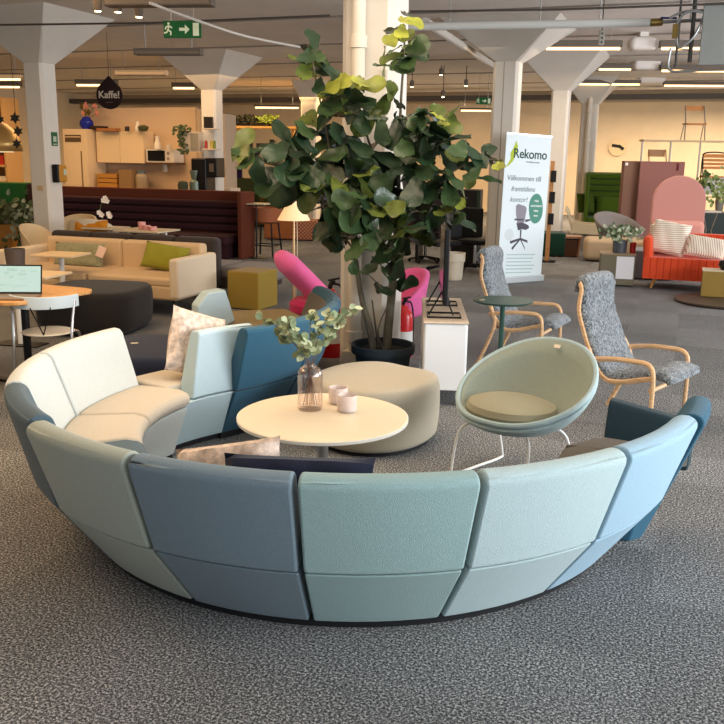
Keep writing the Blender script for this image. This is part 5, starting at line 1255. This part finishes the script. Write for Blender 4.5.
t, w_, h = cab('desk', 'dark desk behind the black office chairs', 418, 470, 226, 228, 15.0, .7, M('desk_dark', '#2a2724', .5), cat='desk')
for sg in (-1, 1): bx((sg * (w_ / 2 - .05), 0, -(t.location.z) / 2), (.05, .6, t.location.z)).build('leg', blackmetal, t)
t, w_, h = cab('shop_cabinet', 'maroon cabinet seen through the fig tree', 408, 424, 168, 215, 19.0, .5, M('maroon_cab', '#4a1f26', .6))
t, w_, h = cab('shop_cabinet', 'wide black cabinet seen through the fig tree', 424, 462, 188, 232, 18.2, .5, dkp)

# ------------------------------------------------------------------ far shelves and green sideboards, seen left of the tree
sh_m = M('shelf_tan', '#c49a5c', .6)
def far_shelf(label, x0, x1, py, Y, grp):
    p0, p1 = dep(x0, py, Y), dep(x1, py, Y); c_ = (p0 + p1) / 2
    t = thing('wall_shelf', label, 'shelf', (c_.x, Y, c_.z), R(-10), grp); bx((0, 0, 0), (p1.x - p0.x, .5, .06)).build('board', sh_m, t)
    for sg in (-1, 1): bx((sg * (p1.x - p0.x) * .4, .15, -.14), (.04, .2, .24)).build('bracket', sh_m, t)
    return c_
bw = M('shelf_back_wall', '#b98f4e', .8)
pA, pB = dep(225, 128, 27.0), dep(345, 128, 25.5)
s1 = far_shelf('upper tan wall shelf holding a row of dark and green plants', 229, 300, 127.5, 25.5, 'far wall shelves'); s2 = far_shelf('lower tan wall shelf holding dark boxes', 229, 300, 151.5, 25.5, 'far wall shelves')
for k in range(13):
    px = 233 + k * 3.4; gnn = k > 7
    lb = ('first', 'second', 'third', 'fourth', 'fifth', 'sixth', 'seventh', 'eighth')[k if not gnn else k - 8] + (' light green plant after the dark ones' if gnn else ' dark plant from the kitchen end') + ' on the upper far shelf'
    c = dep(px, 127, 25.4); t = thing('shelf_plant', lb, 'plant', (c.x, 25.45, c.z), 0, ('light' if gnn else 'dark') + ' plants on the upper far shelf')
    m_ = MB(); rn_ = random.Random(k)
    for j in range(22): disc_leaf(m_, Vector((rn_.gauss(0, .05), rn_.gauss(0, .04), rn_.uniform(.1, .28))), Vector((rn_.uniform(-1, 1), -.5, rn_.uniform(-.4, 1))), Vector((0, -1, .3)), .10, .07)
    m_.build('foliage', M('far_green', '#7c8f3a', .7) if gnn else M('far_dark_green', '#2a2c1c', .7), t); MB().lathe([(0, 0), (.05, 0), (.06, .12), (0, .12)], n=10).build('pot', M('far_pot', '#241d16', .7), t)
for k, (px, w_, h_) in enumerate(((249.5, .16, .48), (262, .3, .20), (272, .12, .30), (284, .12, .22))):
    c = dep(px, 150.6, 25.4); o = bx((0, 0, h_ / 2), (w_, .25, h_)).build('display_box', M('display_box_dark', '#1d1815', .6), None); o.location = (c.x, 25.45, c.z + .0)
    tag(o, ('tall black box on the lower far shelf', 'wide low dark box on the lower far shelf', 'slim dark box in the middle of the lower far shelf', 'small dark box at the end of the lower far shelf')[k], 'box', 'boxes on the lower far shelf')
gs = M('olive_sideboard', '#3c4420', .6)
for k, (x0, x1, lb) in enumerate(((236, 256, 'olive green sideboard nearest the booth end'), (257, 276, 'olive green sideboard in the middle of the far row'), (277, 300, 'olive green sideboard furthest along, behind the lamp shade'))):
    t, w_, h = cab('sideboard', lb, x0, x1, 178, 214, 22.4, .5, gs, cat='sideboard', rz=R(-6))
    t.location.z = 0; t.children[0].scale.z = 1
    for sg in (-1, 1): bx((sg * w_ * .22, -.26, h * .6), (w_ * .2, .012, h * .22)).build('handle', M('brass_dull', '#6b5a34', .5, .5), t)
t, w_, h = cab('desk', 'dark desk strewn with printed fabric samples behind the lamp', 272, 332, 199, 203, 20.6, .8, M('desk_blue', '#20232f', .5), cat='desk', rz=R(-8))
for sg in (-1, 1): bx((sg * (w_ / 2 - .05), 0, -t.location.z / 2), (.05, .7, t.location.z)).build('leg', blackmetal, t)
for k, (px, colr, nm) in enumerate(((283, '#c9c2b4', 'pale'), (296, '#b0552c', 'orange'), (312, '#1f7a4a', 'green'), (322, '#3f6fa8', 'blue'))):
    q = dep(px, 199, 20.9); o = bx((0, 0, .04), (.34, .3, .08), R(10 * k)).build('fabric_stack', M('sample_' + nm, colr, .8), None); o.location = (q.x, 21.0, t.location.z + h); tag(o, nm + ' fabric sample stack on the dark desk', 'fabric samples', 'fabric samples on the dark desk')
t, w_, h = cab('purple_panel', 'dark purple panel between kitchen and shelves', 231, 242, 168, 205, 22.5, .08, M('purple_felt', '#2d1c46', .8), cat='panel')

# ------------------------------------------------------------------ shop shelving at the far left edge
ls = thing('shop_shelf', 'tall open shop shelf behind the left column', 'shelf', (dep(-50, 150, 20.6).x, 20.6, 0), R(-20))
for z in (.35, .75, 1.1, 1.45, 1.9, 2.35, 2.8): bx((0, 0, z), (3.6, .5, .05)).build('board', M('shop_board', '#c99a5e', .6), ls)
for x in (-1.75, -.3, 1.15, 1.78): bx((x, 0, 1.45), (.05, .5, 2.9)).build('upright', M('shop_board', '#c99a5e', .6), ls)
bx((0, .24, 1.45), (3.6, .03, 2.9)).build('back_panel', M('shop_back', '#b58a50', .7), ls)
lsm = Matrix.Translation(ls.location) @ Matrix.Rotation(R(-20), 4, 'Z')
for k, (x, z, w_, h_, colr, nm) in enumerate(((.35, 2.375, .8, .32, '#5f2c16', 'long brown'), (1.46, 2.375, .5, .3, '#6b351b', 'short brown'), (1.5, 1.475, .38, .2, '#b3301c', 'bright red'), (.5, 1.475, .6, .25, '#c9b48f', 'pale'), (1.5, 1.125, .5, .1, '#d8cbae', 'flat white'), (1.5, .775, .5, .16, '#3a2a1c', 'dark brown'), (.3, .775, .9, .22, '#c7c2b4', 'wide grey-white'), (.4, 1.125, .5, .16, '#7f6b50', 'taupe'))):
    o = bx((0, 0, h_ / 2), (w_, .32, h_), R(-20)).build('storage_box', M('box_' + nm.replace(' ', '_').replace('-', '_'), colr, .6), None); o.location = on(lsm, (x, -.05, z)); tag(o, nm + ' box standing on the tall shop shelf', 'box', 'boxes on the shop shelf')
# brass arch mirror / lamp dome
c = dep(0, 135, 14.5); dm = thing('dome_lamp', 'large pale brass dome hanging at the picture edge', 'lamp', (c.x - .12, 14.5, c.z - .25), 0)
MB().lathe([(.44, 0), (.43, .14), (.36, .30), (.22, .42), (.04, .48), (0, .48)], n=40).build('shade', M('dome_brass', '#cda869', .35, .6), dm, solid=.01)
MB().cyl((0, 0, .47), (0, 0, CH - c.z + .25), .01, n=6).build('rod', blackmetal, dm)
MB().lathe([(0, -.02), (.3, -.02), (.3, .01), (0, .01)], n=24).build('diffuser', M('lamp_diffuser', '#e8cf9a', .6, emit=.5), dm)
# dark star ornaments on a string
orn = thing('star_garland', 'string of dark star ornaments hanging beside the column', 'ornament', tuple(dep(15, 118, 13.6)), 0)
def star(mb, c, r_, n=6):
    pts = [(r_ * (1 if k % 2 == 0 else .55) * math.sin(PI * k / n), r_ * (1 if k % 2 == 0 else .55) * math.cos(PI * k / n)) for k in range(2 * n)]
    mb.prism(pts, -.02, .02, mt=facing((1, 0, 0), o=c))
mst = M('star_dark', '#27241f', .6)
for (x, z, r_) in ((0, 0, .08), (.03, -.19, .075), (-.0, -.37, .07), (-.22, -.02, .06)):
    m_ = MB(); star(m_, (x, 0, z), r_); m_.build('star', mst, orn)
MB().tube([(0, 0, -.4), (.01, 0, 0), (0, 0, CH - orn.location.z)], .004, 5).build('string', blackmetal, orn)
# green counter, planter and leafy plant
t, w_, h = cab('green_counter', 'dark green counter front behind the leafy plants', -60, 27, 182.5, 262, 17.8, .5, M('racing_green', '#0f4a17', .6), cat='counter', rz=R(-6))
t, w_, h = cab('maroon_panel', 'narrow maroon panel between the green counter and the column', 27.5, 33, 184, 240, 17.7, .2, F_maroon, cat='panel')
q = at(2, 252); pt = thing('planter_box', 'tall oak planter box at the picture edge', 'planter', (q.x - .05, q.y + .3, 0), R(-8)); bx((0, 0, .24), (.50, .40, .48)).build('box_body', wood('planter_oak', '#b07a33', .5), pt, bevel=.006)
bushy('leafy_plant', 'dense leafy plant growing out of the oak planter box', 4, 212, q.y + .3, .20, .10, 160, .16, mats=[M('dull_green', '#43502f', .7), M('dull_green_pale', '#6b7450', .7)], loc_z=.485)
bushy('leafy_plant', 'silvery leafed plant between the planter box and the cream chairs', 23, 222, q.y - .1, .13, .20, 150, .13, mats=[M('dull_green', '#43502f', .7), M('silver_green', '#8d937c', .7)], loc_z=0)

# ------------------------------------------------------------------ signs and small things on columns
def on_col(t_, x, z, face='f', off=.002):
    """point on a column's front (f) or side (s) face, in world space"""
    m_ = Matrix.Translation(t_.location) @ Matrix.Rotation(-A, 4, 'Z'); hw = .172
    return m_ @ (Vector((x, -hw - off, z)) if face == 'f' else Vector((hw + off, x, z)))
ks = R(90) - A
zz = dep(53.5, 139, 13.5).z
fs = thing('first_aid_sign', 'small green and white safety sign on the side of the column with the orange box', 'sign', tuple(on_col(c_l1, .02, zz, 's', .006)), ks)
bx((0, 0, 0), (.13, .01, .20)).build('sign_plate', M('sign_green', '#2c5f3c', .6), fs); bx((0, -.006, .0), (.07, .004, .08)).build('sign_symbol', M('sign_pale', '#b9c4ae', .6), fs); bx((0, -.006, -.075), (.09, .004, .015)).build('sign_text_line', M('sign_pale', '#b9c4ae', .6), fs)
zz = dep(58.5, 173.5, 13.5).z
df = thing('defibrillator_box', 'orange and black defibrillator case mounted on the column side', 'defibrillator', tuple(on_col(c_l1, .03, zz, 's', .06)), ks)
bx((0, 0, 0), (.20, .12, .26)).build('case', M('defib_orange', '#b9812b', .5), df, bevel=.03, seg=3); bx((-.09, .0, 0), (.06, .11, .27)).build('case_edge', blackmetal, df, bevel=.02); bx((.04, -.061, .02), (.06, .006, .09)).build('badge', M('sign_pale', '#b9c4ae', .6), df)
sw = bx((0, 0, 0), (.10, .02, .07), -A).build('wall_switch', M('switch_cream', '#c9b08a', .6), None); sw.location = on_col(c_l1, .03, dep(39, 188, 13.4).z, 'f', .01); tag(sw, 'small cream switch box on the front of the column', 'switch')
th = bx((0, 0, 0), (.035, .03, .10), -A).build('thermostat', M('switch_white', '#cfc8bb', .5), None); th.location = Vector(c_near.location) + Matrix.Rotation(-A, 3, 'Z') @ Vector((.165, -.225, dep(394, 76, 7.1).z)); tag(th, 'slim white sensor fixed high on the near column', 'sensor')
# conduit on the banner column
cd = thing('conduit', 'thin conduit running up the face of the column behind the banner', 'conduit', tuple(on_col(c_r1, -.02, 0, 'f', .01)), -A)
MB().cyl((0, 0, 0), (0, 0, CH), .012, n=8).build('tube', M('conduit_grey', '#a39a8e', .6), cd)
# heating pipes by far column
for k, (px, lb) in enumerate(((586, 'cream heating pipe on the far column'),)):
    c = Vector(c_r3.location) + Matrix.Rotation(-A, 3, 'Z') @ Vector((.02, -.27, 0)); t = thing('heating_pipe', lb, 'pipe', tuple(c), 0); MB().cyl((0, 0, 0), (0, 0, CH), .06, n=14).build('tube', pipe_m, t)
    for z in (2.2, 2.9): MB().lathe([(.06, z), (.075, z + .01), (.075, z + .08), (.06, z + .09)], n=14).build('collar', pipe_m, t)

# ------------------------------------------------------------------ ceiling fixtures
hous = M('light_housing', '#6f665c', .6); tube_m = M('lit_tube', '#ffd9a0', .4, emit=2.2, ecol='#ffcf8c'); tube_off = M('unlit_housing', '#8a7a68', .6)
def fixture(label, x0, x1, py, Y, lit=True, z=3.40, hh=.10):
    p0 = at_z(x0, py, z); L_ = None
    a_, b_ = dep(x0, py, Y), dep(x1, py, Y); z = (a_.z + b_.z) / 2; z = min(z, CH - .12); c_ = (a_ + b_) / 2; w_ = (b_.x - a_.x)
    t = thing('ceiling_light', label, 'ceiling light', (c_.x, Y, z), -A * .35, 'fluorescent ceiling lights')
    bx((0, 0, .0), (w_, .16, hh)).build('housing', hous, t, bevel=.006)
    if lit: MB().cyl((-w_ / 2 + .03, -.03, -hh / 2 - .02), (w_ / 2 - .03, -.03, -hh / 2 - .02), .022, n=8).build('tube', tube_m, t)
    else: bx((0, -.081, -.01), (w_ * .96, .004, hh * .4)).build('reflector_strip', tube_off, t)
    for sg in (-1, 1): MB().cyl((sg * w_ * .35, 0, hh / 2), (sg * w_ * .35, 0, CH - z), .006, n=6).build('hanger', steel, t)
def at_z(x, y, z): return at(x, y, z)
fixture('large unlit ceiling light at the top edge of the picture', 104, 215, 2, 8.6, False, hh=.08)
fixture('unlit ceiling light below the exit sign', 134, 203, 52, 13.2, False, hh=.09)
fixture('short unlit ceiling light above the coffee sign', 115, 168, 73, 17.5, False)
fixture('lit ceiling light behind the left column, upper one', -20, 23, 76, 19.0)
fixture('lit ceiling light behind the left column, lower one', -20, 22, 84, 21.5)
fixture('lit ceiling light above the fridge wall', 75, 118, 82, 20.0)
fixture('lit ceiling light over the kitchen corner', 172, 196, 85, 20.5)
fixture('lit ceiling light above the far plant shelf', 254, 300, 106, 23.5, hh=.05)
fixture('lit ceiling light right of the far column, beyond the fig tree', 460, 492, 109, 24.0, hh=.05)
fixture('bright ceiling light in front of the flared column', 545, 621, 44, 14.3)
fixture('bright ceiling light at the right picture edge, first row', 661, 760, 44, 14.3)
fixture('bright ceiling light second row near the far column', 598, 632, 65, 18.4)
fixture('bright ceiling light at the picture edge, second row', 662, 760, 65, 18.4)
fixture('dim ceiling light third row above the cream wall', 578, 640, 79, 22.0, hh=.08)
fixture('dim ceiling light at the picture edge, third row', 665, 760, 79, 22.0, hh=.08)
# ventilation ovals between lights
for (px, py, Y, lb) in ((642, 44, 14.6, 'first row'), (646, 65, 18.7, 'second row'), (651, 79, 22.2, 'third row')):
    c = dep(px, py, Y); v = thing('ceiling_vent', 'rounded cream ceiling duct between the lights, ' + lb, 'duct', (c.x, Y, c.z), 0, 'ceiling ducts between lights'); w_ = 26 / F * Y
    bx((0, 0, 0), (w_, .3, .20)).build('duct_body', ceil_m, v, bevel=.08, seg=3); bx((0, 0, (CH - c.z) / 2 + .05), (w_ * .3, .2, CH - c.z - .1)).build('neck', ceil_m, v)
spot_m = M('spot_glow', '#ffe0b0', .4, emit=14, ecol='#ffd9a0')
for k, (px, py, lb) in enumerate(((441, 75, 'upper spotlight right of the fig tree'), (412, 87, 'spotlight nearest the fig crown'), (466, 86, 'lower spotlight nearest the flared column'), (443, 97, 'lowest small spotlight of the four'), (98, 11, 'small spotlight at the top near the large light'), (118, 12, 'middle spotlight of the top row'), (139, 17, 'last spotlight of the top row'))):
    Y = 20.0 if py > 50 else 9.2
    c = dep(px, py, Y); t = thing('spotlight', lb, 'spotlight', (c.x, Y, c.z), 0, 'small ceiling spotlights'); MB().lathe([(0, 0), (.035, 0), (.05, .10), (.03, .14), (0, .14)], n=14).build('can', hous, t); MB().lathe([(0, -.005), (.03, -.005), (.03, .0), (0, .0)], n=12).build('bulb', spot_m, t)
    MB().cyl((0, 0, .13), (0, 0, CH - c.z), .008, n=6).build('rod', blackmetal, t)
# exit signs
def exit_sign(label, px, py, Y, w_, h_, rz, arrow=True):
    c = dep(px, py, Y); t = thing('exit_sign', label, 'sign', tuple(c), rz, 'green exit signs')
    bx((0, 0, 0), (w_, .03, h_)).build('sign_plate', M('exit_green', '#0c5a2c', .5, emit=.08), t, bevel=.004)
    pm = M('exit_pale', '#cfd8b8', .5, emit=.15); f_ = facing((1, 0, 0), o=(0, -.018, 0))
    k = h_
    MB().prism([(-.18 * k, -.09 * k), (.18 * k, -.09 * k), (.18 * k, -.28 * k), (.48 * k, 0), (.18 * k, .28 * k), (.18 * k, .09 * k), (-.18 * k, .09 * k)], 0, .002, mt=f_).build('arrow_symbol', pm, t)
    MB().prism([(w_ * .29, -.38 * k), (w_ * .45, -.38 * k), (w_ * .45, .38 * k), (w_ * .29, .38 * k)], 0, .002, mt=f_).build('doorway_symbol', pm, t)
    x = -w_ * .35; m_ = MB()
    m_.prism([(x - .02 * k + .08 * k * math.cos(R(a_)), .33 * k + .08 * k * math.sin(R(a_))) for a_ in range(0, 360, 40)], 0, .002, mt=f_)
    for pl_ in (((0, .22), (-.06, -.06)), ((-.06, -.06), (.12, -.14)), ((.12, -.14), (.10, -.36)), ((-.06, -.06), (-.16, -.2)), ((-.16, -.2), (-.32, -.22)), ((0, .2), (.2, .08)), ((0, .2), (-.2, .12)), ((-.2, .12), (-.22, -.02))):
        a_, b_ = Vector(pl_[0]), Vector(pl_[1]); d_ = (b_ - a_).normalized(); n_ = Vector((-d_.y, d_.x)) * .045
        m_.prism([(x + v.x * k, v.y * k) for v in (a_ - n_, b_ - n_, b_ + n_, a_ + n_)], 0, .002, mt=f_)
    m_.build('runner_symbol', pm, t)
    for sg in (-1, 1): MB().cyl((sg * w_ * .3, 0, h_ / 2), (sg * w_ * .3, 0, CH - c.z), .004, n=6).build('hanger_wire', steel, t)
exit_sign('green exit sign with running figure and arrow near the ceiling', 182.5, 29.5, 9.8, 35.5 / F * 9.9, 15 / F * 9.9, R(-4))
exit_sign('small distant green exit sign beyond the fig tree', 483.5, 101, 22.0, 14 / F * 22.5, 6 / F * 22.5, R(-4))
# pipes under the ceiling
pw = M('pale_pipe', '#cfcfcb', .5)
def pipe(name, label, pts, r_, mat=pw, cat='pipe'):
    o = MB().tube([Vector(p_) for p_ in pts], r_, 10).build(name, mat, None); return tag(o, label, cat)
Yp = 10.4
t = thing('ceiling_pipe', 'pale water pipe with brass valve running below the ceiling', 'pipe', tuple(dep(650, 22.5, Yp)), 0)
o0 = Vector(t.location)
MB().tube([dep(400, 27, Yp + .6) - o0, Vector((0, 0, 0))], .046, 12).build('pipe_run', pw, t)
MB().tube([Vector((0, 0, 0)), dep(662, 22, Yp) - o0], .042, 12).build('brass_fitting', M('brass_valve', '#7f6a3a', .4, .7), t)
MB().tube([dep(662, 22, Yp) - o0, dep(702, 20, Yp) - o0], .02, 10).build('thin_pipe', M('steel_pipe', '#9a9c9c', .35, .7), t)
bx(tuple(dep(662, 20.4, Yp) - o0 + Vector((.06, -.04, .02))), (.18, .02, .02)).build('blue_lever', M('blue_lever', '#27407a', .5), t)
for px in (450, 540, 600, 690):
    c = dep(px, 22, Yp + (.0 if px > 640 else .25)) - o0; MB().cyl(tuple(c + Vector((0, 0, 0))), (c.x, c.y, CH - o0.z), .008, n=6).build('hanger', steel, t)
MB().tube([dep(680, 22, Yp) - o0, dep(678, 49, Yp) - o0, dep(692, 50, Yp) - o0], .009, 8).build('drop_pipe', M('steel_pipe', '#9a9c9c', .35, .7), t)
hu = thing('heater_unit', 'grey ceiling heater unit with looping copper and steel pipes', 'heater', tuple(dep(714, 37, 9.8)), R(-20))
bx((.12, .25, .02), (.5, .7, .62)).build('body', M('heater_grey', '#8f928f', .5, .2), hu, bevel=.01)
for (x, z0, z1) in ((-.22, -.25, .40), (-.36, -.3, .38)): MB().cyl((x, 0, z0), (x, 0, z1), .022 if x > -.3 else .012, n=8).build('bracket_bar', M('heater_bar', '#3c3b38', .5), hu)
for k, pts in enumerate((((-.4, -.05, .1), (-.3, -.08, .24), (-.1, -.08, .22), (.0, -.06, .05), (-.12, -.05, -.02), (-.05, -.05, .1)), ((-.42, -.02, -.1), (-.42, -.02, -.32), (-.25, -.02, -.34), (-.08, -.03, -.33)), ((-.38, -.06, .08), (-.34, -.06, -.1), (-.2, -.06, .0), (-.12, -.06, .2)), ((-.46, -.04, .2), (-.3, -.04, .26), (0, -.04, .26)))):
    MB().tube(arc(pts, 5), .014, 8).build('loop_pipe', M('steel_pipe', '#9a9c9c', .35, .7), hu)
bx((-.39, -.06, .06), (.06, .06, .14)).build('brass_valve', M('brass_valve', '#7f6a3a', .4, .7), hu)
MB().cyl((.1, .25, .3), (.1, .25, CH - hu.location.z), .03, n=8).build('hanger', steel, hu)
sk = thing('ceiling_socket', 'white three-way socket block hanging below the pipe', 'socket', tuple(dep(601.5, 38, 11.5)), 0)
bx((0, 0, 0), (.065, .04, .17)).build('block', M('socket_white', '#c9c9c0', .5), sk, bevel=.006)
for z in (-.05, 0, .05): MB().cyl((0, -.019, z), (0, -.022, z), .014, n=10).build('outlet', M('socket_dark', '#5f5f5a', .5), sk)
MB().cyl((0, 0, .08), (0, 0, CH - sk.location.z), .006, n=6).build('cord', blackmetal, sk)
c0, c1, c2_, c3 = dep(150, 3, 8.2), dep(190, 18, 9.0), dep(245, 36, 10.3), dep(300, 47, 11.5)
pipe('ceiling_cable', 'white cable sagging diagonally across the ceiling', arc([c0, c1, c2_, c3], 6), .014, M('cable_white', '#c9c2b8', .6), 'cable')
a_, b_ = dep(425, 22, 11.0), dep(494, 66, 17.0); 
pipe('diagonal_duct', 'white diagonal duct running back under the ceiling to the flared column', [Vector((a_.x, a_.y, min(a_.z, CH - .1))), Vector((b_.x, b_.y, min(b_.z, CH - .1)))], .055, M('duct_white', '#c4beb4', .6), 'duct')
for k, (y0, y1, Y) in enumerate(((24.5, 13, 10.6), (13.5, 4, 9.6))):
    pass
# cable crossing the ceiling
pipe('ceiling_cable', 'thin dark cable running the whole width of the ceiling', [dep(-10, 25, 11.6), dep(150, 23, 11.3), dep(330, 15.5, 10.8)], .012, M('cable_dark', '#4f4740', .7), 'cable')
pipe('ceiling_cable', 'thin dark cable above the pale water pipe', [dep(410, 11.5, 10.6), dep(560, 9.5, 10.2), dep(740, 3, 9.6)], .012, M('cable_dark', '#4f4740', .7), 'cable')
